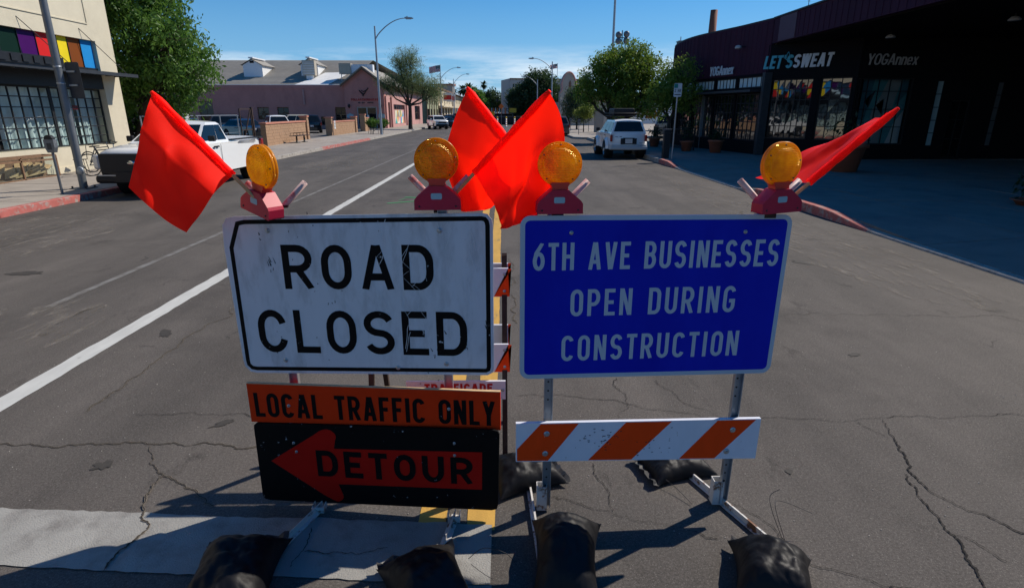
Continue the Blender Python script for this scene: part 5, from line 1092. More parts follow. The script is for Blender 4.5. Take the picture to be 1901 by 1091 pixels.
# ================================================================== BLOCK WALLS AND STREET FURNITURE LEFT
bm_ = MB().box(-.5, .5, -.5, .5, -.5, .5).mesh('brick'); bm_.materials.append(M['brick'])
def blockwall(label, p0, p1, h, th=.3, pier0=None, pier1=None, bl=.42, bh=.19):
    t = thing('block_wall', label, 'wall', (p0[0], p0[1], .12), world=True); Fw = frame_of(p0, p1); L_ = (Vector(p1)-Vector(p0)).length; ang = math.atan2(p1[1]-p0[1], p1[0]-p0[0])
    obj('mortar', mapped(MB().box(.01, L_-.01, .012, th-.012, .12, .12+h), Fw), 'mortar', t); n_ = max(1, int(L_/bl)); bl = L_/n_; nr = int(round(h/bh)); bh = h/nr
    for j in range(nr):
        off = bl/2 if j % 2 else 0
        for k in range(n_+(1 if j % 2 else 0)):
            a = max(0, k*bl-off); b = min(L_, (k+1)*bl-off)
            if b-a < .05: continue
            c = Fw(((a+b)/2, th/2+random.uniform(-.006, .006), .12+bh*(j+.5))); inst('brick', bm_, t, c, (0, 0, ang), (b-a-.014, th, bh-.014))
    obj('coping', mapped(MB().box(-.03, L_+.03, -.05, th+.05, .121+h, .121+h+.09), Fw), 'cap', t)
    for u_, hh in ((pier0, 0), (pier1, 1)):
        if u_:
            a0 = -.5 if hh == 0 else L_+.04; obj('pier', mapped(MB().box(a0, a0+.46, -.1, th+.1, .12, .12+h+.33), Fw), 'brick', t); obj('pier_cap', mapped(MB().box(a0-.05, a0+.51, -.15, th+.15, .121+h+.33, .121+h+.43), Fw), 'cap', t)
            for j in range(6):
                for k_ in (0,): obj('brick', mapped(MB().box(a0+(.0 if j % 2 else .0)-.008, a0+.468, -.112, -.102, .14+j*.23, .345+j*.23), Fw), 'brick', t)
    return t
blockwall('tan block wall with terracotta coping behind the bench left of the lot entrance', (-13.75, 34.4), (-14.3, 43.0), 1.25, pier1=1)
blockwall('tan block wall with terracotta coping right of the lot entrance', (-14.5, 50.3), (-14.45, 57.8), 1.1, pier0=1, pier1=1)
blockwall('short tan block pier by the planter at the pink building door', (-14.3, 61.5), (-14.3, 63.2), 1.3, pier0=1)
ns = thing('notice_sign', 'small white notice fixed to the block pier by the lot entrance', 'sign', (-14.2, 49.9, 1.0), 0); obj('plate', MB().box(.05, .065, -.2, .2, -.3, .35), 'signw', ns)
for k in range(4): obj('print_line', MB().box(.066, .068, -.15, .15, .2-.12*k, .24-.12*k), 'textred' if k == 0 else 'dkprint', ns)
bn = thing('bench', 'dark metal bench with divided slatted seat in front of the tan block wall', 'bench', (-13.25, 38.6, .15), R(84))
for k in range(9): obj('slat', MB().box(-1.0, 1.0, -.26+.062*k, -.21+.062*k, .43, .455), 'steelblk', bn)
for x in (-.55, .55): obj('leg', MB().lathe([(.20, 0), (.20, .02), (.06, .06), (.05, .40), (.16, .425)], 12, Matrix.Translation((x, 0, 0))), 'steelblk', bn)
for x in (-.9, -.45, 0, .45, .9): obj('divider', MB().tube([(x, -.25, .455), (x, -.22, .62), (x, .2, .62), (x, .26, .455)], .014, 5), 'steelblk', bn)
# rusty gate and lot sign
gt = thing('gate', 'open rusty steel gate frame at the parking lot edge', 'gate', (-14.3, 33.4, .1), world=True)
for (a, b) in (((-14.3, 32.5, .1), (-14.3, 32.5, 2.2)), ((-14.3, 33.9, .1), (-14.3, 33.9, 2.2)), ((-14.3, 32.5, 2.2), (-14.3, 33.9, 2.2)), ((-14.3, 32.5, 1.1), (-14.3, 33.9, 1.1)), ((-14.3, 32.5, .3), (-14.3, 33.9, .3)), ((-14.3, 32.5, .3), (-14.3, 33.9, 2.2))): obj('bar', MB().bar(a, b, .05, .05), 'rust', gt)
obj('post', MB().box(-14.36, -14.24, 34.0, 34.12, .1, 2.3), 'rust', gt)
ls = thing('lot_sign', 'blank-backed white parking notice on the chain fence by the lot', 'sign', (-14.4, 26.6, 1.5), world=True); obj('plate', MB().box(-14.42, -14.40, 26.9, 27.5, 1.42, 2.02), 'signw', ls); obj('post', MB().tube([(-14.44, 27.2, .1), (-14.44, 27.2, 1.95)], .025, 6), 'galv', ls)
for k in range(4): obj('print_line', MB().box(-14.398, -14.394, 27.0, 27.4, 1.88-.12*k, 1.91-.12*k), 'gpole', ls)
fn = thing('chain_fence', 'low chain and post fence along the parking lot edge', 'fence', (-14.4, 25, .1), world=True)
for y in (23.8, 26.0, 28.2, 30.4, 32.4): obj('post', MB().tube([(-14.4, y, .1), (-14.4, y, 1.9)], .03, 6), 'galv', fn)
obj('top_rail', MB().tube([(-14.4, 23.8, 1.88), (-14.4, 32.4, 1.88)], .018, 5), 'galv', fn); obj('wire_strand', MB().tube([(-14.4, 23.8, 1.0), (-14.4, 32.4, 1.0)], .008, 4), 'galv', fn)
# big lamp post near left with sign back
lp = thing('street_pole', 'thick grey metal pole with a dark sign seen from behind at the left kerb', 'pole', (-10.93, 15.1, .15), world=True)
obj('shaft', MB().tube([(-10.93, 15.1, .15), (-10.90, 15.1, 4.6), (-10.86, 15.1, 9.5)], [.092, .082, .07], 20), 'gpole', lp)
obj('base_plate', MB().box(-11.15, -10.71, 14.88, 15.32, .152, .18), 'gpole', lp)
for x in (-11.1, -10.76):
    for y in (14.93, 15.27): obj('anchor_bolt', MB().lathe([(.022, 0), (.022, .05), (0, .05)], 8, Matrix.Translation((x, y, .18))), 'rust', lp)
obj('hand_hole_cover', MB().lathe([(0, -.02), (.085, -.018), (.095, 0), (.095, .02)], 20, Matrix.Translation((-10.87, 15.01, .62)), 'Y'), 'lampg', lp)
for z in (3.1, 2.72): obj('band', MB().lathe([(.086, -.02), (.091, -.02), (.091, .02), (.086, .02)], 20, Matrix.Translation((-10.915, 15.1, z))), 'galv', lp)
sg = obj('sign_plate', MB().prism(rrect(-.17, .17, -.42, .42, .04, 3), 0, .006, lambda a, b, d: (-10.66+a, 15.24+d, 2.80+b)), 'signback', lp)
for z in (3.0, 2.68): obj('bracket', MB().box(-10.8, -10.6, 15.20, 15.235, z-.02, z+.02), 'galv', lp)
def meter(label, x, y, z=.15, h=1.0):
    t = thing('parking_meter', label, 'parking meter', (x, y, z), 0)
    obj('post', MB().tube([(0, 0, 0), (0, 0, h)], .03, 10), 'gpole', t)
    obj('housing', MB().prism([(-.07, 0), (.07, 0), (.115, .12), (.12, .30), (-.12, .30), (-.115, .12)], -.06, .06, lambda a, b, d: (a, d, h-.02+b)), 'gpole', t, bevel=.01)
    obj('dome', MB().prism([(-.10, .303)]+[(-.10*math.cos(R(a)), .303+.10*math.sin(R(a))) for a in range(0, 181, 20)], -.05, .05, lambda a, b, d: (a, d, h-.02+b)), 'steelblk', t); obj('coin_plate', MB().box(-.05, .05, -.066, -.0605, h+.05, h+.2), 'signback', t); return t
m0 = meter('grey parking meter on the left pavement in front of the cream shop', -10.72, 14.05)
# old glass-fronted crate against the cream shop
cr_ = thing('display_case', 'weathered empty wooden display case lying against the cream shop wall', 'case', (-14.05, 16.9, .15), world=True)
x0, x1, y0, y1, z0, z1 = -14.36, -13.95, 15.4, 18.35, .16, .78
for a, b in [((x0, y0, z0), (x1, y0, z0)), ((x0, y1, z0), (x1, y1, z0)), ((x0, y0, z1), (x1, y0, z1)), ((x0, y1, z1), (x1, y1, z1)), ((x1, y0, z0), (x1, y1, z0)), ((x1, y0, z1), (x1, y1, z1)), ((x0, y0, z0), (x0, y1, z0)), ((x0, y0, z1), (x0, y1, z1)), ((x1, y0, z0), (x1, y0, z1)), ((x1, y1, z0), (x1, y1, z1)), ((x1, 17.0, z0), (x1, 17.0, z1)), ((x0, y1, z0), (x0, y1, z1)), ((x1, y0, .70), (x1, y1, .66))]: obj('frame_bar', MB().bar(a, b, .05, .05), 'oldwood', cr_)
obj('back_board', MB().box(x0, x0+.02, y0, y1, z0, z1), 'oldwood', cr_); obj('glass', MB().box(x1-.012, x1-.008, y0+.03, y1-.03, z0+.03, z1-.03), 'winglass', cr_)
mb = MB(); rr = random.Random(5)
for k in range(14):
    y = rr.uniform(y0+.2, y1-.3); z = rr.uniform(z0, z0+.2); mb.quad((x0+.05, y, z), (x0+.2, y+.3, z+.05), (x0+.15, y+rr.uniform(.3, .6), z+rr.uniform(.15, .4)), (x0+.06, y+.05, z+.3))
obj('crumpled_paper', mb, 'ply', cr_, kind='stuff', fix=False)
# bicycle leaning at the shop wall
def bicycle(label, loc, rz, lean=.15):
    t = thing('bicycle', label, 'bicycle', loc, rz); t.rotation_euler = (R(-8), 0, rz); r_ = .33; WB = .52
    for s in (-1, 1):
        mb = MB(); mb.tube([(s*WB+r_*math.cos(a), 0, r_+r_*math.sin(a)) for a in [2*PI*k/28 for k in range(29)]], .019, 8, cap=False); wl = obj('wheel', mb, 'tyre', t)
        sp_ = MB(); [sp_.tube([(s*WB, 0, r_), (s*WB+r_*.95*math.cos(2*PI*k/12), 0, r_+r_*.95*math.sin(2*PI*k/12))], .002, 3) for k in range(12)]; obj('spokes', sp_, 'galv', wl, kind='stuff')
    BB = (-.08, 0, .30); ST = (-.22, 0, .82); HT = (.34, 0, .84); HB = (.37, 0, .66); RA = (-WB, 0, r_); FA = (WB, 0, r_)
    mb = MB(); [mb.tube(p, .016, 8) for p in ([BB, ST], [BB, HB], [(-.2, 0, .76), (.35, 0, .78)], [HT, HB], [BB, RA], [(-.2, 0, .74), RA])]; obj('frame', mb, 'steelblk', t)
    obj('fork', MB().tube([HB, (.42, 0, .52), FA], .014, 8), 'steelblk', t); obj('handlebar', MB().tube([(.20, -.26, .98), (.36, -.22, .96), (.37, 0, .93), (.36, .22, .96), (.20, .26, .98)], .014, 8), 'steelblk', t); obj('stem', MB().tube([HT, (.36, 0, .94)], .014, 8), 'galv', t)
    obj('saddle', MB().add([(-.36, -.08, .90), (-.36, .08, .90), (-.08, .02, .90), (-.08, -.02, .90), (-.36, -.06, .86), (-.36, .06, .86), (-.08, .01, .87), (-.08, -.01, .87)], [(0, 1, 2, 3), (4, 7, 6, 5), (0, 4, 5, 1), (1, 5, 6, 2), (2, 6, 7, 3), (3, 7, 4, 0)]), 'steelblk', t, bevel=.01); obj('seat_post', MB().tube([ST, (-.23, 0, .88)], .012, 6), 'galv', t)
    obj('crank', MB().lathe([(0, -.03), (.09, -.03), (.09, -.024), (0, -.024)], 16, Matrix.Translation(BB), 'Y'), 'galv', t); return t
bicycle('dark bicycle locked on the pavement between the thick pole and the white pickup', (-12.6, 18.7, .15), R(65))
bicycle('second dark bicycle behind the first by the cream shop wall', (-13.5, 19.9, .15), R(80))
ch_ = thing('chair', 'small metal bistro chair by the cream shop window', 'chair', (-13.6, 18.9, .15), R(20))
obj('seat', MB().lathe([(0, .44), (.19, .44), (.2, .455), (0, .46)], 16), 'steelblk', ch_)
for a in (45, 135, 225, 315): obj('leg', MB().tube([(.16*math.cos(R(a)), .16*math.sin(R(a)), .44), (.21*math.cos(R(a)), .21*math.sin(R(a)), 0)], .01, 6), 'steelblk', ch_)
obj('backrest', MB().tube([(-.17, .08, .45), (-.2, .09, .85), (-.2, .19, .9), (.2, .19, .9), (.2, .09, .85), (.17, .08, .45)], .012, 6), 'steelblk', ch_)
# ================================================================== STREET LAMPS, SIGNS, FLAGPOLES
def street_lamp(label, x, y, h, reach, dirx, rise=.6, r0=.11):
    t = thing('street_lamp', label, 'street lamp', (x, y, .12), 0, 'curved-arm street lamps along the road')
    obj('pole', MB().tube([(0, 0, 0), (0, 0, h)], [r0, r0*.6], 12), 'lampg', t); obj('base', MB().box(-.2, .2, -.2, .2, 0, .04), 'lampg', t)
    pts = [(dirx*reach*f, 0, h-1.0+(1.0+rise)*math.sin(f*PI/2)**.8) for f in [k/12 for k in range(13)]]; pts[0] = (0, 0, h-1.0)
    obj('arm', MB().tube(pts, [.05-.02*k/12 for k in range(13)], 8), 'lampg', t)
    e_ = Vector(pts[-1]); lh = obj('lamp_head', MB().prism([(-.32, .03), (-.25, .09), (.28, .06), (.42, 0), (.30, -.05), (-.25, -.05)], -.13, .13, lambda a, b, d: (e_.x+dirx*(a+.25), d, e_.z+b)), 'lampg', t, bevel=.02); obj('photocell', MB().lathe([(0, .17), (.04, .16), (.045, .08)], 8, Matrix.Translation((e_.x+dirx*.15, 0, e_.z))), 'signback', t)
    obj('lens', MB().prism([(-.2, -.08), (.2, -.08), (.25, -.051), (-.22, -.051)], -.1, .1, lambda a, b, d: (e_.x+dirx*(a+.25), d, e_.z+b)), 'letd', t); return t
street_lamp('tall grey street lamp with curved arm beside the pink building pavement', -10.75, 52.2, 8.75, 2.6, 1, .6)
street_lamp('street lamp whose arm shows over the thin tree on the left', -10.8, 104, 8.2, 2.9, 1, .9)
street_lamp('slimmer street lamp before the cream arcade building on the left', -10.3, 125, 8.4, 2.7, 1, .9)
street_lamp('farthest left street lamp seen behind the slimmer one', -13.2, 160, 6.6, 2.4, 1, 1.2)
street_lamp('right-hand street lamp in front of the dark tree with its arm over the road', 6.0, 75, 7.8, 2.3, -1, .35)
street_lamp('lower street lamp with white arm before the dark tree', 5.6, 100, 7.0, 2.1, -1, .5)
def flagpole(label, x, y, h, fl, fx, seed):
    t = thing('flagpole', label, 'flagpole', (x, y, .1), 0); obj('pole', MB().tube([(0, 0, 0), (0, 0, h)], .05, 8), 'lampg', t)
    nst = 13; vs = lambda i, j: (fx*(i/10*fl), .2*math.sin(i*.9+seed), h-.1-(j/nst)*fl*.55-.30*fl*(i/10)**1.2*.6)
    f_ = None
    for nm, m_, jj in (('red_stripe', 'textred', range(0, 13, 2)), ('white_stripe', 'signw', range(1, 13, 2))):
        mb = MB()
        for j in jj:
            for i in range(10):
                if i < 4 and j < 7: continue
                mb.quad(vs(i, j), vs(i+1, j), vs(i+1, j+1), vs(i, j+1))
        obj(nm, mb, m_, t, kind='stuff', fix=False)
    mb = MB(); [mb.quad(vs(i, 0), vs(i+1, 0), vs(i+1, 7), vs(i, 7)) for i in range(4)]; obj('canton', mb, 'pblue', t, fix=False)
flagpole('flagpole with a striped national flag beside the thin tree on the left', -12.4, 120, 10.8, 2.2, -1, 1)
flagpole('distant flagpole with a small flag behind the right-hand street lamp', 11.5, 130, 11.8, 1.6, -1, 2)
fp = thing('floodlight_pole', 'tall steel pole with round floodlights on two crossbars above the bright green tree', 'light pole', (12.9, 70, 0), 0)
obj('pole', MB().tube([(-.45, 0, 0), (-.45, 0, 16)], [.16, .12], 12), 'lampg', fp); obj('pole', MB().tube([(.55, 0, 0), (.55, 0, 10.8)], .06, 8), 'gpole', fp)
for z in (9.5, 10.1): obj('crossbar', MB().box(.0, 1.25, -.08, .08, z-.1, z-.02), 'rust', fp)
for x, z in ((.15, 10.35), (1.05, 10.42), (.15, 9.7), (1.05, 9.75)): obj('floodlight', MB().lathe([(0, -.25), (.3, -.2), (.36, .05), (.34, .08), (0, .05)], 14, Matrix.Translation((x, 0, z)), 'Y'), 'gpole', fp)
obj('arm', MB().tube([(-.45, 0, 15.2), (-.9, 0, 15.6)], .05, 6), 'lampg', fp)
ps = thing('parking_sign', 'white parking sign with a green corner on a steel post at the right kerb', 'street sign', (7.05, 24.4, .15), 0)
obj('post', MB().tube([(0, 0, 0), (.02, 0, 3.0)], .028, 8), 'galv', ps); pp = obj('sign_plate', MB().prism(rrect(-.15, .17, 2.48, 3.0, .03, 3), -.045, -.04), 'signw', ps); obj('green_corner', MB().box(-.14, 0, -.048, -.0455, 2.82, 2.98), 'teal', pp)
Fz = lambda v: Vector((v[0], v[1]-.0465, v[2]))
mb = MB(); text_mesh(mb, '2 HR', -.12, .14, 2.66, 2.78, .018, 0); obj('lettering', mapped(mb, Fz), 'dkprint', pp, fix=False, kind='stuff'); obj('rule', MB().box(-.12, .14, -.0475, -.0455, 2.55, 2.58), 'dkprint', pp)
tb = thing('bin', 'tall narrow black bin beside the parking sign post', 'bin', (6.88, 24.7, .15), 0); obj('body', MB().box(-.16, .1, -.13, .13, 0, 1.15), 'steelblk', tb, bevel=.02); obj('lid', MB().box(-.18, .12, -.15, .15, 1.152, 1.22), 'signback', tb, bevel=.02)
meter('parking meter on the far right pavement left of the sapling', 7.0, 62); meter('parking meter beside the sapling trunk on the far right pavement', 8.6, 60); meter('grey meter post at the kerb behind the dark grey car', 6.6, 52)
meter('slim meter by the kerb near the white off-roader', 6.95, 31.5)
# distant traffic signals
for lab, x, y, s in (('nearer traffic signal mast over the far junction', 6.5, 235, -1), ('farther traffic signal mast with three heads beyond the junction', -8.0, 300, 1)):
    t = thing('traffic_signal', lab, 'traffic signal', (x, y, 0), 0); L_ = 9.5
    obj('pole', MB().tube([(0, 0, 0), (0, 0, 6.3)], .16, 8), 'gpole', t); obj('mast_arm', MB().tube([(0, 0, 6.0), (s*L_, 0, 6.4)], .09, 6), 'gpole', t)
    for f in (.35, .65, .95): obj('signal_head', MB().box(s*L_*f-.25, s*L_*f+.25, -.2, .2, 5.6, 6.9), 'steelblk', t)
# construction zone across the street
for i, x in enumerate((-1.9, -.9, .35, 1.55, 2.5, 3.6)):
    t = thing('channelizer', '%s banded channelizer post with amber light at the far road works' % ('first from the left', 'second from the left', 'third from the left', 'fourth from the left', 'fifth from the left', 'rightmost')[i][0:], 'channelizer', (x, 84+.4*i, 0), 0, 'channelizer posts at the far road works')
    obj('body', MB().lathe([(.22, 0), (.22, .06), (.11, .08), (.10, 1.15), (0, 1.15)], 12), 'signw', t)
    for k in range(3): obj('band', MB().lathe([(.113, .25+.3*k), (.113, .37+.3*k)], 12), 'hydr', t)
    obj('light', MB().lathe([(0, 1.42), (.1, 1.38), (.12, 1.27), (.08, 1.16), (0, 1.155)], 10), 'yel', t)
def wsign(label, x, y, m, s=.75, z=1.6, diamond=True, txt=None):
    t = thing('works_sign', label, 'road sign', (x, y, 0), 0); pl = [(0, z-s), (s, z), (0, z+s), (-s, z)] if diamond else rrect(-s, s, z-s*.6, z+s*.6, .05, 2)
    obj('panel', MB().prism(pl, -.03, 0), m, t); obj('stand', MB().tube([(0, .03, 0), (0, .03, z)], .04, 5), 'gpole', t)
wsign('red-orange works sign at the left of the far road works', -2.9, 92, 'sorange', .6, 1.9, False); wsign('yellow-orange works panel beside the red one at the far road works', -1.9, 93, 'yel', .5, 1.8, False); wsign('small bright orange diamond sign above the far road works fence', -.4, 98, 'hydr', .45, 2.9); wsign('yellow rectangular works sign in the middle of the far road works', 1.6, 104, 'yel', .6, 2.3, False)
ff = thing('works_fence', 'long orange and white slatted works fence closing the far street', 'fence', (0, 112, 0), world=True)
for k in range(50): obj('slat', MB().box(-9.5+.36*k, -9.34+.36*k, 112, 112.05, 1.7, 2.75), 'hydr' if k % 2 else 'signw', ff)
obj('rail', MB().box(-9.6, 8.6, 112.06, 112.1, 1.75, 1.82), 'signw', ff); obj('base_screen', MB().box(-9.6, 8.6, 112.11, 112.2, 0, 1.75), 'dark', ff)
tr_ = thing('trench_box', 'dark low excavation equipment and screens behind the channelizers', 'equipment', (1.5, 100, 0), world=True)
obj('body', MB().box(-3.5, 5.5, 99, 103, .2, 1.35), 'steelblk', tr_, bevel=.1); obj('cab', MB().box(-3.2, -1.6, 99.5, 101.5, 1.352, 2.0), 'dglass', tr_); obj('white_strip', MB().box(3.6, 5.3, 98.9, 98.99, 1.0, 1.25), 'signw', tr_); obj('track', MB().box(-3.2, 5.0, 98.8, 99, 0, .5), 'tyre', tr_)

# ================================================================== VEHICLES  (local +Y is the front)
def wheel(parent, x, y, r, side, wdt=.22, spokes=6, rimm='rim'):
    T = Matrix.Translation((x, y, r)); h = wdt/2
    pr = [(r*.62, -h), (r*.93, -h), (r, -h*.7), (r, h*.7), (r*.93, h), (r*.62, h)]
    w_ = obj('wheel', MB().lathe(pr, 28, T, 'X'), 'tyre', parent); o = side
    rm = MB().lathe([(r*.62, h*.9*o), (r*.60, h*.80*o), (r*.56, h*.55*o), (r*.2, h*.60*o), (r*.15, h*.82*o), (0, h*.85*o)], 28, T, 'X')
    obj('rim', rm, rimm, w_)
    hl = MB()
    for k in range(spokes):
        a = 2*PI*(k+.5)/spokes; c = Vector((x+o*h*.62, y+math.cos(a)*r*.40, r+math.sin(a)*r*.40)); hl.cbox(c, (.012, .09*r/.33, .11*r/.33))
    obj('rim_opening', hl, 'trim', w_, kind='stuff')
def vehicle(name, label, cat, loc, rz, paint_, L=4.6, Wd=1.85, H=1.65, belt=.98, hood=.92, cowl=.95, gr=(-2.15, .95), gt=(-1.75, .35), ax=(-1.35, 1.4), r=.34, sill=.28, pill=(-.35,), tail=None, bedfrom=None, trunk=None, rack=False, group=None, detail=True, flare=0, rearwin=True, plate_=True, lift=0., shell_=False, grille='trim'):
    """cowl: y of the windscreen foot; gr/gt: greenhouse bottom/top y range; bedfrom: y where an open bed begins (pickup)"""
    t = thing(name, label, cat, loc, rz, group); hw = Wd/2; h2 = L/2; m = paint_; sill += lift; belt += lift; hood += lift; H += lift
    ar = r*1.17; out = []
    def archp(yc):
        b_ = math.asin(max(-1, min(1, (sill-r)/ar))); a0 = PI-b_; a1 = b_
        return [(yc+ar*math.cos(a0+(a1-a0)*k/10)*(-1 if False else 1), r+ar*math.sin(a0+(a1-a0)*k/10)) for k in range(11)]
    rearz = trunk if trunk else belt
    top = [(-h2, sill+.12), (-h2-.0, rearz-.10), (-h2+.05, rearz)]
    y = -h2+.05
    pts_top = [gr[0]-.02 if trunk else None, None]
    if trunk: top += [(gr[0], belt-.0)]
    n_ = 7
    y0 = top[-1][0]
    for k in range(1, n_+1): f = k/n_; top.append((y0+(cowl-y0)*f, belt))
    for k in range(1, 6): f = k/5; top.append((cowl+(h2-.14-cowl)*f, belt+(hood-belt)*f**1.5))
    top += [(h2-.03, hood-.10), (h2, hood-.22), (h2, sill+.18), (h2-.06, sill)]
    fa = archp(ax[1])[::-1]; ra = archp(ax[0])[::-1]   # go from front to rear along the bottom
    bot = fa+ra if fa[0][0] > fa[-1][0] else fa[::-1]+ra[::-1]
    outl = top+bot+[(-h2+.05, sill)]
    nc = 8; X = [-1+2*k/nc for k in range(nc+1)]; vs = []; N = len(outl)
    for (yy_, zz) in outl:
        for xx in X:
            e = max(0, abs(yy_)-(h2-.7))/.7; w_ = hw*(1-.10*e*e); x_ = xx*w_; y_ = yy_-math.copysign(.16*e*xx*xx, yy_); z_ = zz
            up = zz > belt-.16 or (yy_ > cowl and zz > hood-.14)
            if up: z_ = zz+.035*(1-xx*xx)-(.05 if abs(xx) == 1 else 0); x_ *= (.965 if abs(xx) == 1 else 1)
            if bedfrom is not None and yy_ < bedfrom and zz >= belt-.02 and abs(xx) < .9 and yy_ > -h2+.06: z_ = belt-.45
            vs.append((x_, y_, z_))
    fs = [(i*(nc+1)+k, i*(nc+1)+k+1, ((i+1) % N)*(nc+1)+k+1, ((i+1) % N)*(nc+1)+k) for i in range(N) for k in range(nc)]
    fs += [tuple(i*(nc+1) for i in range(N)), tuple(i*(nc+1)+nc for i in range(N))[::-1]]
    body = obj('body', MB().add(vs, fs), m, t, auto=38)
    if bedfrom is not None: obj('bed_rail', MB().box(-hw*.965-.01, -hw*.87, -h2+.06, bedfrom-.02, belt-.018, belt+.02).box(hw*.87, hw*.965+.01, -h2+.06, bedfrom-.02, belt-.018, belt+.02), 'trim', body)
    obj('underside', MB().box(-hw*.8, hw*.8, -h2+.25, h2-.25, sill-.08, sill+.25), 'trim', body)
    # greenhouse
    wb, wt = hw-.07, hw-.07-(H-belt)*.34; zb, zt = belt-.06, H-.07; gb0, gb1 = gr; t0, t1 = gt
    P = lambda sx_, yy_, zz: (sx_*(wb+(wt-wb)*(zz-zb)/(zt-zb)), yy_, zz)
    gv = []; secs = []
    corners = [(gb0, zb), (t0, zt-.05), (t0+.09, zt), (t1-.12, zt), (t1, zt-.05), (gb1, zb)]
    for (yy_, zz) in corners:
        for k in range(7):
            xx = -1+k/3; c = P(1, yy_, zz)[0]; z_ = zz+(.05*(1-xx*xx) if zz >= zt-.06 else 0); gv.append((xx*c*(1 if abs(xx) < 1 or zz < zt else .97), yy_, z_))
    gf = [(i*7+k, i*7+k+1, (i+1)*7+k+1, (i+1)*7+k) for i in range(5) for k in range(6)]+[tuple(i*7 for i in range(6)), tuple(i*7+6 for i in range(6))[::-1]]
    obj('cabin', MB().add(gv, gf), m, body, auto=35)
    def sidepane(ya, yb, s):   # ya<yb fractions of length on the side
        za, zc = zb+.09, zt-.07
        def yat(f, z): e = (z-zb)/(zt-zb); a = gb0+(t0-gb0)*e; b = gb1+(t1-gb1)*e; return a+(b-a)*f
        q = [(ya, za), (yb, za), (yb, zc), (ya, zc)]; pts = [Vector(P(s, yat(f, z), z))+Vector((s*.008, 0, 0)) for f, z in q]
        obj('window', MB().quad(*pts), 'cglass', body, fix=False)
    cuts = [.04]+[(p-gb0)/(gb1-gb0) for p in pill]+[.965]
    for s in (-1, 1):
        for a, b in zip(cuts, cuts[1:]): sidepane(a+.008, b-.008, s)
    def endpane(yb_, yt_, nm, off, sh=.06):
        za, zc = zb+.11, zt-.055; f = lambda z: (z-zb)/(zt-zb); ya, yc = yb_+(yt_-yb_)*f(za), yb_+(yt_-yb_)*f(zc)
        xa, xc = P(1, 0, za)[0]-sh, P(1, 0, zc)[0]-sh; mb = MB()
        for k in range(6):
            u0, u1 = -1+k/3, -1+(k+1)/3; mb.quad((u0*xa, ya+off, za), (u1*xa, ya+off, za), (u1*xc, yc+off, zc), (u0*xc, yc+off, zc))
        obj(nm, mb, 'cglass', body, fix=False)
    endpane(gb1, t1, 'windscreen', .012)
    if rearwin: endpane(gb0, t0, 'rear_window', -.012, .09)
    for y_ in ax:
        for s in (-1, 1):
            wheel(t, s*(hw-.13+flare), y_, r, s, .25)
            if flare:
                mb = MB(); a_ = [(y_+ar*1.0*math.cos(R(q)), r+ar*math.sin(R(q))) for q in range(-5, 186, 15)]; b_ = [(y_+(ar+.07)*math.cos(R(q)), r+(ar+.07)*math.sin(R(q))) for q in range(-5, 186, 15)]
                v_ = [(s*(hw-.03), p, q) for p, q in b_]+[(s*(hw+flare), p, q) for p, q in a_]; n__ = len(a_); mb.add(v_, [(i, i+1, n__+i+1, n__+i) for i in range(n__-1)]); obj('arch_flare', mb, m, body, fix=False)
            obj('wheel_well', MB().lathe([(0, -.14*s), (ar*.99, -.14*s), (ar*.99, .06*s)], 20, Matrix.Translation((s*(hw-.14), y_, r)), 'X'), 'trim', body)
    xs_ = lambda z: 1
    # lamps, bumpers, plates
    zt_ = tail or (belt-.32, belt-.05)
    for s in (-1, 1):
        obj('tail_light', MB().box(s*(hw*.84), s*(hw*.955), -h2+.005, -h2+.17, *zt_) if s > 0 else MB().box(s*(hw*.955), s*(hw*.84), -h2+.005, -h2+.17, *zt_), 'tail', body, bevel=.015)
        a, b = sorted((s*hw*.58, s*hw*.90)); obj('headlight', MB().box(a, b, h2-.24, h2-.045, hood-.24, hood-.09), 'head', body, bevel=.02)
        a, b = sorted((s*(hw+.02), s*(hw+.19))); obj('mirror', MB().box(a, b, cowl-.42, cowl-.30, belt+.02, belt+.17), 'trim' if detail else m, body, bevel=.02)
        for dy in (pill[0]+.12, cowl-.75):
            a, b = sorted((s*(hw+.0), s*(hw+.018))); obj('door_handle', MB().box(a, b, dy-.0, dy+.14, belt-.16, belt-.12), 'trim', body)
        if detail:
            for dy in list(pill)+[cowl-.02]:
                a, b = sorted((s*(hw-.004), s*(hw+.0025))); obj('door_gap', MB().box(a, b, dy-.006, dy+.006, sill+.12, belt-.08), 'dark', body)
    gl_ = obj('grille', MB().box(-hw*.55, hw*.55, h2-.16, h2+.008, sill+.30, hood-.12), grille, body, bevel=.02)
    for k in range(4): obj('grille_bar', MB().box(-hw*.54, hw*.54, h2+.009, h2+.02, sill+.34+.07*k, sill+.36+.07*k), 'trim', gl_)
    obj('front_bumper', MB().prism([(-hw*.93, h2-.35), (-hw*.80, h2-.02), (-hw*.4, h2+.06), (hw*.4, h2+.06), (hw*.80, h2-.02), (hw*.93, h2-.35)], sill-.02, sill+.22, lambda a, b, d: (a, b, d)), m if detail else 'trim', body, bevel=.03)
    rb_ = obj('rear_bumper', MB().prism([(-hw*.95, -h2+.3), (-hw*.92, -h2-.02), (-hw*.5, -h2-.08), (hw*.5, -h2-.08), (hw*.92, -h2-.02), (hw*.95, -h2+.3)][::-1], sill-.02, sill+.2, lambda a, b, d: (a, b, d)), m if not flare else 'psilver', body, bevel=.03)
    if plate_: obj('number_plate', MB().box(-.16, .16, -h2-.035, -h2-.028, rearz-.42, rearz-.26), 'plate', body); obj('plate_holder', MB().box(-.25, .25, -h2-.027, -h2+.02, rearz-.46, rearz-.22), 'trim', body)
    if rack:
        for s in (-1, 1): obj('roof_rail', MB().bar((s*wt*.8, t0+.2, H+.05), (s*wt*.8, t1-.2, H+.05), .03, .03), 'trim', body)
    return t
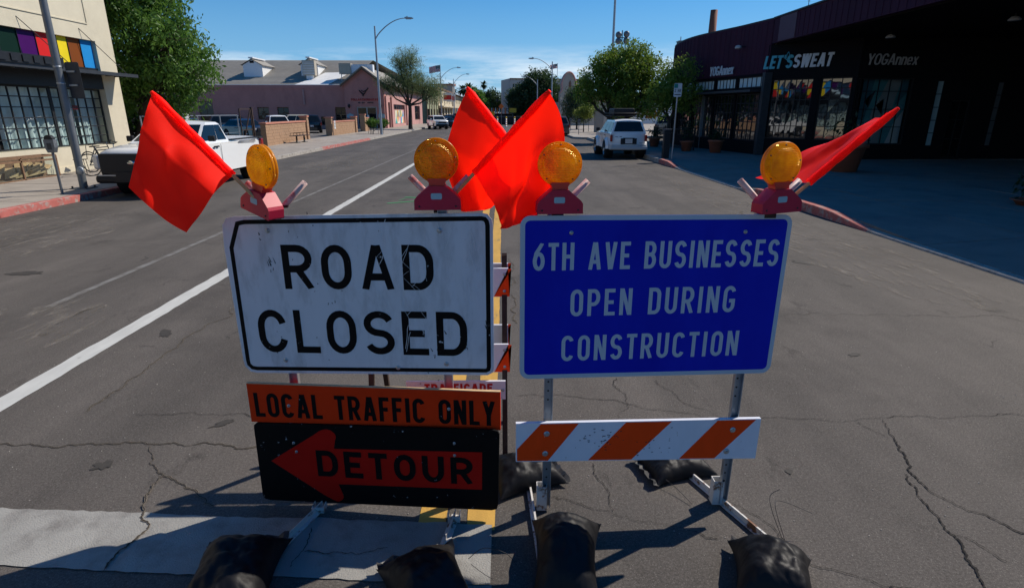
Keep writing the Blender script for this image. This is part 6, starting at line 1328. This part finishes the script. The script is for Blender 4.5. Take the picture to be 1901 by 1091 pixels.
# white pickup facing the camera at the left kerb
pu = vehicle('pickup_truck', 'white pickup truck parked facing the camera at the left kerb behind the big flag', 'pickup truck', (-9.12, 17.25, 0), PI, 'pwhite', L=5.7, Wd=2.0, H=1.84, belt=1.26, hood=1.14, cowl=1.32, gr=(-.42, 1.45), gt=(-.28, .52), ax=(-1.75, 1.75), r=.39, sill=.42, pill=(.28,), bedfrom=-.48, tail=(.85, 1.2))
b_ = obj('grille_surround', MB().box(-.80, .80, 2.78, 2.872, .58, 1.08), 'trim', pu, bevel=.04); obj('badge', MB().lathe([(0, .012), (.1, .01), (.11, 0)], 20, Matrix.Translation((0, 2.876, .86)) @ Matrix.Scale(.5, 4, (0, 0, 1)), 'Y'), 'chrome', b_)
for s in (-1, 1): obj('headlight', MB().box(min(s*.80, s*.975), max(s*.80, s*.975), 2.58, 2.84, .70, 1.05), 'head', pu, bevel=.05)
for c in C.objects:
    if c.name.startswith('front_bumper') and c.parent is not None and c.parent.parent == pu: c.data.materials[0] = M['trim']
obj('bumper_bar', MB().box(-.96, .96, 2.72, 2.90, .36, .56), 'trim', pu, bevel=.07); obj('bumper_strip', MB().box(-.86, .86, 2.86, 2.905, .545, .575), 'galv', pu)
# white off-roader parked at the right kerb, seen from behind
fr_ = vehicle('off_roader', 'white off-roader with black roof box seen from behind at the right kerb', 'car', (5.62, 28.65, 0), 0, 'pwhite', L=4.5, Wd=1.74, H=1.66, belt=1.06, hood=1.02, cowl=.80, gr=(-2.16, 1.0), gt=(-1.95, .25), ax=(-1.32, 1.35), r=.40, sill=.34, pill=(-1.15, -.2), lift=.10, flare=.09, tail=(.78, 1.06), rack=True)
obj('tailgate_line', MB().box(-.76, .76, -2.256, -2.251, .60, .612), 'dark', fr_); obj('spare_bumper_step', MB().box(-.84, .84, -2.38, -2.20, .44, .56), 'psilver', fr_, bevel=.02)
obj('plate_recess', MB().box(-.36, .36, -2.268, -2.250, .66, .92), 'strap', fr_); obj('wiper', MB().bar((-.3, -2.22, 1.24), (.25, -2.20, 1.27), .015, .012), 'trim', fr_)
obj('number_plate', MB().box(-.16, .16, -2.30, -2.29, .70, .86), 'plate', fr_)
for x, w_ in ((-.62, .12), (-.42, .10), (.48, .12), (.62, .06)): obj('badge', MB().box(x, x+w_, -2.258, -2.252, .98 if x < 0 else .70, 1.0 if x < 0 else .72), 'trim', fr_)
rb = thing('roof_box', 'black roof basket with box on the white off-roader roof', 'roof box', (5.62, 28.4, 1.83), 0); obj('box', MB().box(-.48, .48, -.7, .7, .06, .38), 'trim', rb, bevel=.06); obj('rack', MB().box(-.62, .62, -.85, .85, .02, .05), 'trim', rb); obj('rack_rail', MB().tube([(-.62, -.85, .16), (.62, -.85, .16), (.62, .85, .16), (-.62, .85, .16), (-.62, -.85, .16)], .014, 6), 'trim', rb)
SUV = dict(L=4.7, Wd=1.88, H=1.70, belt=1.02, hood=1.0, cowl=1.05, gr=(-2.2, 1.15), gt=(-1.75, .45), ax=(-1.4, 1.42), r=.35, sill=.30, pill=(-1.2, -.15), detail=False)
SED = dict(L=4.6, Wd=1.80, H=1.45, belt=.92, hood=.86, cowl=1.0, gr=(-1.85, 1.1), gt=(-1.2, .35), ax=(-1.35, 1.38), r=.32, sill=.26, pill=(-.25,), trunk=.95, detail=False)
vehicle('parked_car', 'dark grey crossover seen from behind at the far right kerb behind the flag', 'car', (4.95, 54.5, 0), 0, 'pbrown', rack=True, **SUV)
vehicle('parked_car', 'silver crossover parked right of the white off-roader below the red lettered truck', 'car', (12.9, 46.6, .18), R(-16), 'psilver', rack=True, **SUV)
vehicle('parked_car', 'dark silver-grey wagon behind the white off-roader beside the silver crossover', 'car', (11.9, 55, .15), R(-8), 'psilver', **SED)
vehicle('parked_car', 'dark grey crossover at the left of the parking lot behind the pickup', 'car', (-24.3, 54.0, .1), R(-62), 'pgrey', rack=True, **SUV)
vehicle('parked_car', 'dark blue saloon in the parking lot above the pickup bed', 'car', (-20.4, 47.2, .1), R(-125), 'pblue', **SED)
vehicle('parked_car', 'white car in the parking lot behind the rusty gate', 'car', (-19.9, 52.6, .1), R(-150), 'pwhite', **SUV)
vehicle('parked_car', 'cream crossover farther back in the parking lot beside the white car', 'car', (-23.0, 65.0, .1), R(120), 'pcream', **SUV)
vehicle('parked_car', 'black crossover with red tail lights entering the lot between the block walls', 'car', (-19.0, 59.0, .1), R(18), 'pblack', **SUV)
vehicle('parked_car', 'very dark car almost hidden by the big tree at the lot edge', 'car', (-26.5, 51.0, .1), R(-70), 'pblue', **SED)
cv = vehicle('covered_pickup', 'white pickup with a white camper shell parked on the left beyond the thin tree', 'pickup truck', (-8.35, 75.0, 0), R(-168), 'pwhite', L=5.0, Wd=1.75, H=1.66, belt=1.10, hood=1.02, cowl=1.15, gr=(-2.4, 1.35), gt=(-2.3, .6), ax=(-1.5, 1.55), r=.36, sill=.42, pill=(-.75, -.3), detail=False)
cv.rotation_euler = (0, 0, R(-160))
vehicle('parked_car', 'dark blue-grey car parked just beyond the white camper-shell pickup', 'car', (-7.9, 82.5, 0), R(-166), 'pblue', **SED)
vehicle('parked_car', 'black crossover farther along the left row with a bright windscreen', 'car', (-8.1, 90.0, 0), R(-168), 'pgrey', **SUV)
# delivery truck with EX lettering
tk = thing('delivery_truck', 'white delivery truck with large red EX lettering behind the green trees', 'truck', (15.85, 62, .1), 0)
obj('box_body', MB().box(-3.4, 3.2, 0, 2.4, .75, 3.3), 'pwhite', tk, bevel=.05); obj('cab', MB().prism([(3.25, .5), (4.9, .5), (5.0, 1.4), (4.3, 2.3), (3.25, 2.4)], .05, 2.3), 'pwhite', tk, bevel=.05)
obj('cab_window', MB().prism([(3.5, 1.45), (4.7, 1.45), (4.2, 2.15), (3.5, 2.2)], .035, .045), 'cglass', tk)
for x in (-2.2, -1.0+2.9, 4.1): obj('wheel', MB().lathe([(.25, -.12), (.45, -.12), (.45, .12), (.25, .12)], 20, Matrix.Translation((x, .2, .35)), 'Y'), 'tyre', tk)
Ft = lambda v: Vector((v[0], v[1]-.012, v[2]))
mb = MB(); text_mesh(mb, 'D', -1.95, -1.25, 1.30, 2.15, .22, 0, eps=.001); mapped(mb, Ft); obj('lettering', mb, 'pblue', tk, fix=False)
mb = MB(); text_mesh(mb, 'EX', -1.02, .52, 1.30, 2.15, .22, 0, eps=.001, gap=.1); mapped(mb, Ft); obj('lettering', mb, 'textred', tk, fix=False)

# ================================================================== TREES
def leaves(tips, per, spread, ll, lw, rnd, droop=0., flat=.0):
    """numpy leaf quads round the tip points; returns verts, faces, per-face tone"""
    T = np.array(tips); n = len(T)*per; c = np.repeat(T, per, 0)+rnd.normal(0, 1, (n, 3))*spread*np.array([1, 1, .75]); c[:, 2] -= droop*np.abs(rnd.normal(0, 1, n))*spread
    d = rnd.normal(0, 1, (n, 3)); d[:, 2] -= droop*1.2; d /= np.linalg.norm(d, axis=1)[:, None]; e = np.cross(d, rnd.normal(0, 1, (n, 3))); e /= np.linalg.norm(e, axis=1)[:, None]+1e-9
    s = rnd.uniform(.45, 1.7, (n, 1)); a = d*ll*s; b = e*lw*s
    V = np.stack([c-a, c-b*.9, c+a, c+b*.9], 1).reshape(-1, 3); tone = np.repeat(rnd.uniform(0, 1, len(T)), per)*.6+rnd.uniform(0, 1, n)*.4
    return V, tone
def leafobj(V, tone, m, parent):
    n = len(V)//4; me = bpy.data.meshes.new('crown'); me.vertices.add(len(V)); me.vertices.foreach_set('co', V.astype(np.float32).ravel()); me.loops.add(4*n); me.loops.foreach_set('vertex_index', np.arange(4*n, dtype=np.int32)); me.polygons.add(n); me.polygons.foreach_set('loop_start', np.arange(0, 4*n, 4, dtype=np.int32)); me.update(calc_edges=True)
    at = me.attributes.new('v', 'FLOAT', 'FACE'); at.data.foreach_set('value', tone.astype(np.float32)); return obj('crown', me, m, parent)
def tree(name, label, base, trunk_h, r0, blobs, m, ntip=700, per=30, spread=.28, ll=.06, lw=.028, seed=1, droop=.2, shell=.55, stems=1, group=None, limbs=9, cat='tree', twig=.35, lumps=.55):
    rnd = np.random.default_rng(seed); t = thing(name, label, cat, base, 0, group); tips = []; vol = np.array([b[3]*b[4]*b[5] for b in blobs]); vol = vol/vol.sum()
    tb = MB(); wob = lambda s: Vector(rnd.normal(0, s, 3))
    nodes = []
    for st_ in range(stems):
        ang = 2*PI*st_/max(1, stems)+seed; off = Vector((math.cos(ang), math.sin(ang), 0))*(.12*(stems > 1))
        p = [off+Vector((0, 0, -.05)), off*1.5+Vector((0, 0, trunk_h*.35))+wob(.04*trunk_h*.3), off*3+Vector((0, 0, trunk_h*.7))+wob(.05*trunk_h*.3), off*5+Vector((0, 0, trunk_h))]; k = 1/(stems**.5); tb.tube(p, [r0*1.35*k, r0*k, r0*.9*k, r0*.75*k], 10); nodes.append(p[-1])
    nb = 0
    for b, v in zip(blobs, vol):
        c = Vector(b[:3]); s0 = min(nodes[:stems], key=lambda q: (q-c).length); L_ = (c-s0).length; mid = s0.lerp(c, .5)+wob(.08*L_); mid.z -= .08*L_; tb.tube([s0, mid, c], [r0*.6, r0*.4, r0*.2], 7)
        for q in range(limbs):
            d = rnd.normal(0, 1, 3); d /= np.linalg.norm(d); e = c+Vector((d[0]*b[3], d[1]*b[4], d[2]*b[5]))*.85; s1 = mid.lerp(c, rnd.uniform(0, 1)); md = s1.lerp(e, .5)+wob(.07*(e-s1).length); tb.tube([s1, md, e], [r0*.2, r0*.11, r0*.035], 5); nodes += [md, e]
        n_ = int(ntip*v); k = 0
        while k < n_:
            d = rnd.normal(0, 1, 3); d /= np.linalg.norm(d); rr_ = rnd.uniform(0, 1)**(shell*.6); p = np.array(b[:3])+d*rr_*np.array(b[3:6])
            if noise.noise(Vector(p)*(1.6/max(.8, b[3]**.5))+Vector((seed, 0, 0))) < -.05-.5*(1-lumps)+.25*rr_-.08: 
                k += .25; continue
            tips.append(p); k += 1
    N = np.array([tuple(n) for n in nodes])
    for p in tips[::3]:
        j = np.argmin(((N-p)**2).sum(1)); q = Vector(N[j]); 
        if (q-Vector(p)).length < 2.5: tb.tube([q, q.lerp(Vector(p), .5)+wob(.05), Vector(p)], [r0*.035+.004, .006, .003], 3, cap=False)
    obj('trunk', tb, 'bark', t, fix=False); V, tone = leaves(tips, per, spread, ll, lw, rnd, droop); leafobj(V, tone, m, t); return t
# big mesquite left
tree('mesquite_tree', 'big dense green tree overhanging the lot beside the cream shop', (-16.3, 26.3, .1), 2.1, .26, [(0, 0, 4.6, 2.7, 2.6, 2.2), (.5, -.3, 7.2, 2.3, 2.2, 2.0), (2.5, -.2, 4.2, 1.6, 1.9, 1.8), (-1.6, -.5, 6.5, 1.7, 1.9, 2.2), (1.6, 0, 2.9, 1.8, 1.8, 1.3), (-1.0, 0, 2.7, 1.9, 1.9, 1.5), (1.9, .2, 6.3, 1.3, 1.4, 1.5), (-1.8, -1.2, 3.6, 1.3, 1.5, 2.2), (3.0, -1.3, 4.9, 1.2, 1.2, 1.3)], M['leafA'], ntip=2300, per=30, spread=.21, ll=.085, lw=.034, seed=3, droop=.7, stems=2, lumps=.85)
tree('shrub', 'dark low foliage mass under the big tree at the lot edge', (-18.2, 26.8, .1), .3, .08, [(0, 0, 1.3, 1.6, 1.0, 1.4), (1.6, .3, 1.0, 1.0, .8, 1.0), (-2, 0, 1.5, 1.5, 1.0, 1.5)], M['leafD'], ntip=420, per=30, spread=.22, ll=.07, lw=.035, seed=8, droop=.2, cat='shrub', limbs=5)
# thin palo verde on the left pavement
tree('palo_verde_tree', 'thin airy desert tree with feathery grey-green crown on the left pavement', (-10.75, 68.6, .15), 2.6, .20, [(0, 0, 5.6, 2.0, 1.8, 1.7), (-1.7, 0, 5.0, 1.9, 1.4, 1.2), (1.9, 0, 4.7, 2.2, 1.5, 1.4), (.2, 0, 7.6, 1.7, 1.4, 1.3), (-.9, 0, 7.2, 1.1, 1.2, 1.0), (2.9, 0, 3.9, 1.3, 1.2, 1.0), (-3.0, 0, 5.1, .9, .9, .6)], M['leafB'], ntip=1250, per=15, spread=.33, ll=.20, lw=.014, seed=5, droop=.5, limbs=14, lumps=.8, shell=.8)
# right group
tree('mesquite_tree', 'large bright green tree over the white off-roader on the right', (7.75, 40.5, .15), 1.5, .20, [(0, 0, 4.2, 1.9, 1.8, 1.7), (-1.5, .2, 3.7, 1.4, 1.5, 1.3), (1.7, 0, 3.8, 1.7, 1.6, 1.4), (.5, 0, 5.4, 1.4, 1.4, 1.0), (-.6, 0, 5.2, 1.0, 1.1, .9), (2.0, .2, 5.0, 1.1, 1.1, .8), (.6, -.3, 2.7, 2.0, 1.6, .9), (-2.2, 0, 3.2, .8, .9, .8), (3.0, .2, 3.3, 1.1, 1.1, 1.1), (2.2, .4, 2.2, 1.2, 1.0, .8), (-1.4, 0, 4.9, .8, .8, .6), (1.3, 0, 5.9, .7, .7, .5), (3.2, 0, 4.5, .7, .7, .6)], M['leafC'], ntip=1500, per=28, spread=.20, ll=.075, lw=.036, seed=12, droop=.5, lumps=.92, stems=3)
tree('mesquite_tree', 'smaller open tree behind the parking sign against the purple wall', (9.0, 32.2, .15), 1.4, .12, [(0, 0, 2.9, 1.0, .9, .9), (.4, 0, 4.0, .9, .8, .7), (-.7, 0, 2.6, .8, .7, .8), (.9, 0, 2.7, .7, .7, .9)], M['leafC'], ntip=330, per=22, spread=.17, ll=.06, lw=.028, seed=15, droop=.4, lumps=.5, limbs=12)
tree('sapling', 'small lime-green sapling on the far right pavement', (7.9, 58.5, .15), 1.1, .05, [(0, 0, 1.9, .95, .8, .6), (.3, 0, 2.3, .6, .6, .4)], M['leafE'], ntip=160, per=26, spread=.16, ll=.06, lw=.03, seed=20, droop=.1, limbs=5)
tree('olive_shrub_tree', 'rounded grey-green tree in front of the church wall', (8.4, 68, .15), .8, .10, [(0, 0, 2.3, 1.8, 1.6, 1.8), (-.3, 0, 3.7, 1.2, 1.2, 1.0), (1.2, 0, 2.6, 1.2, 1.2, 1.2)], M['leafG'], ntip=520, per=28, spread=.25, ll=.11, lw=.03, seed=22, droop=-.3, limbs=5)
tree('shrub', 'yellow-green bush between the pale pillar and the large right tree', (10.6, 54, .15), .4, .06, [(0, 0, 1.4, 1.0, .9, 1.1), (.4, 0, 2.6, .8, .8, .9)], M['leafE'], ntip=220, per=28, spread=.2, ll=.08, lw=.04, seed=24, cat='shrub', limbs=4)
tree('dark_tree', 'wide dark green tree over the far street beside the road works', (4.9, 108, 0), 2.2, .35, [(0, 0, 4.6, 3.6, 3.2, 2.8), (1.6, 0, 7.0, 3.0, 2.8, 2.2), (-2.0, 0, 3.4, 2.2, 2.2, 2.2), (3.6, 0, 4.8, 2.6, 2.4, 2.6), (-3.0, 0, 4.4, 1.4, 1.6, 1.4), (3.0, 0, 2.6, 2.6, 2.4, 1.6)], M['leafD'], ntip=1500, per=24, spread=.42, ll=.18, lw=.07, seed=30, droop=0)
for i, (x, y, h, w_, mm, lb) in enumerate(((-9, 205, 9.5, 4.5, 'leafA', 'green tree at the left end of the far street below the short palms'), (-4.5, 260, 12, 6, 'leafD', 'dark tree under the single tall palm at the street end'), (-7.5, 330, 13, 7, 'leafD', 'far rounded tree at the vanishing end of the street'), (1.0, 380, 13, 6, 'leafD', 'distant tree behind the traffic signals'), (10, 360, 16, 8, 'leafD', 'distant dark tree right of the vanishing point'), (-13.5, 262, 13, 5, 'leafC', 'bright green tree between the arcade building and the palms'))):
    tree('far_tree', lb, (x, y, 0), h*.25, .3, [(0, 0, h*.6, w_*.6, w_*.6, h*.38), (w_*.4, 0, h*.45, w_*.5, w_*.5, h*.28), (-w_*.4, 0, h*.42, w_*.5, w_*.5, h*.3)], M[mm], ntip=360, per=16, spread=.6, ll=.4, lw=.18, seed=40+i, limbs=4)
def palm(label, x, y, h, cr_, seed):
    t = thing('palm_tree', label, 'palm tree', (x, y, 0), 0); rnd = np.random.default_rng(seed)
    obj('trunk', MB().tube([(0, 0, 0), (.1, 0, h*.5), (0, 0, h)], [.28, .2, .18], 8), 'palmbark', t); mb = MB()
    for k in range(64):
        a = rnd.uniform(0, 2*PI); el = rnd.uniform(-1.0, 1.2); L_ = cr_*rnd.uniform(.75, 1.1); d = Vector((math.cos(a)*math.cos(el), math.sin(a)*math.cos(el), math.sin(el))); p = Vector((0, 0, h)); sd_ = d.cross(Vector((0, 0, 1))).normalized(); 
        for s in range(3):
            q = p+d*L_/3; d = (d+Vector((0, 0, -.28))).normalized(); w0 = [.05, .22, .3, .05][s]*cr_/2; w1 = [.05, .22, .3, .05][s+1]*cr_/2; mb.quad(p-sd_*w0, p+sd_*w0, q+sd_*w1, q-sd_*w1); p = q
    o = obj('crown', mb, 'leafP', t, fix=False); at = o.data.attributes.new('v', 'FLOAT', 'FACE'); at.data.foreach_set('value', rnd.uniform(0, 1, len(o.data.polygons)).astype(np.float32))
palm('single tall thin palm standing above the end of the street', -8.6, 262, 13.2, 2.3, 1)
palm('short leaning palm left of the pair beside the arcade building', -21.8, 255, 11.3, 3.2, 2); palm('left one of the pair of bushy palms beyond the arcade building', -17.2, 255, 11.0, 3.4, 3); palm('right one of the pair of bushy palms beyond the arcade building', -15.0, 262, 11.4, 3.2, 4); palm('low dark palm right of the flag tip at the street end', -13.9, 290, 9.6, 2.6, 5)
tree('shrub', 'green planted tub shrubs in wire stands by the lamp at the pink building door', (-11.9, 54.0, .15), .2, .04, [(0, 0, .95, .55, .4, .35), (.9, .3, .95, .4, .4, .35)], M['leafA'], ntip=160, per=24, spread=.1, ll=.06, lw=.03, seed=60, cat='shrub', limbs=3)
for lb, x in (('left', -12.1), ('right', -11.2)):
    t = thing('plant_stand', lb+' thin-legged metal plant stand on the left pavement by the street lamp', 'plant stand', (x, 54.0, .15), 0)
    for a in (0, 90, 180, 270): obj('leg', MB().tube([(.22*math.cos(R(a)), .22*math.sin(R(a)), 0), (.22*math.cos(R(a)), .22*math.sin(R(a)), .8)], .02, 5), 'steelblk', t)
    obj('tub', MB().lathe([(0, .55), (.2, .55), (.26, .8), (0, .8)], 12), 'steelblk', t)

# added board behind the shop glass, painted shapes stand in for its reflections
im = thing('mural', 'added teal and grey board with painted reflections behind the shop glass under the canopy', 'mural', (15.5, 24.9, .2), world=True)
for k, c in enumerate(((.10, .30, .32), (.30, .32, .32), (.05, .16, .20), (.55, .56, .55), (.6, .42, .05), (.06, .06, .07))): M['im%d' % k] = mat('painted_reflection', c, .8)
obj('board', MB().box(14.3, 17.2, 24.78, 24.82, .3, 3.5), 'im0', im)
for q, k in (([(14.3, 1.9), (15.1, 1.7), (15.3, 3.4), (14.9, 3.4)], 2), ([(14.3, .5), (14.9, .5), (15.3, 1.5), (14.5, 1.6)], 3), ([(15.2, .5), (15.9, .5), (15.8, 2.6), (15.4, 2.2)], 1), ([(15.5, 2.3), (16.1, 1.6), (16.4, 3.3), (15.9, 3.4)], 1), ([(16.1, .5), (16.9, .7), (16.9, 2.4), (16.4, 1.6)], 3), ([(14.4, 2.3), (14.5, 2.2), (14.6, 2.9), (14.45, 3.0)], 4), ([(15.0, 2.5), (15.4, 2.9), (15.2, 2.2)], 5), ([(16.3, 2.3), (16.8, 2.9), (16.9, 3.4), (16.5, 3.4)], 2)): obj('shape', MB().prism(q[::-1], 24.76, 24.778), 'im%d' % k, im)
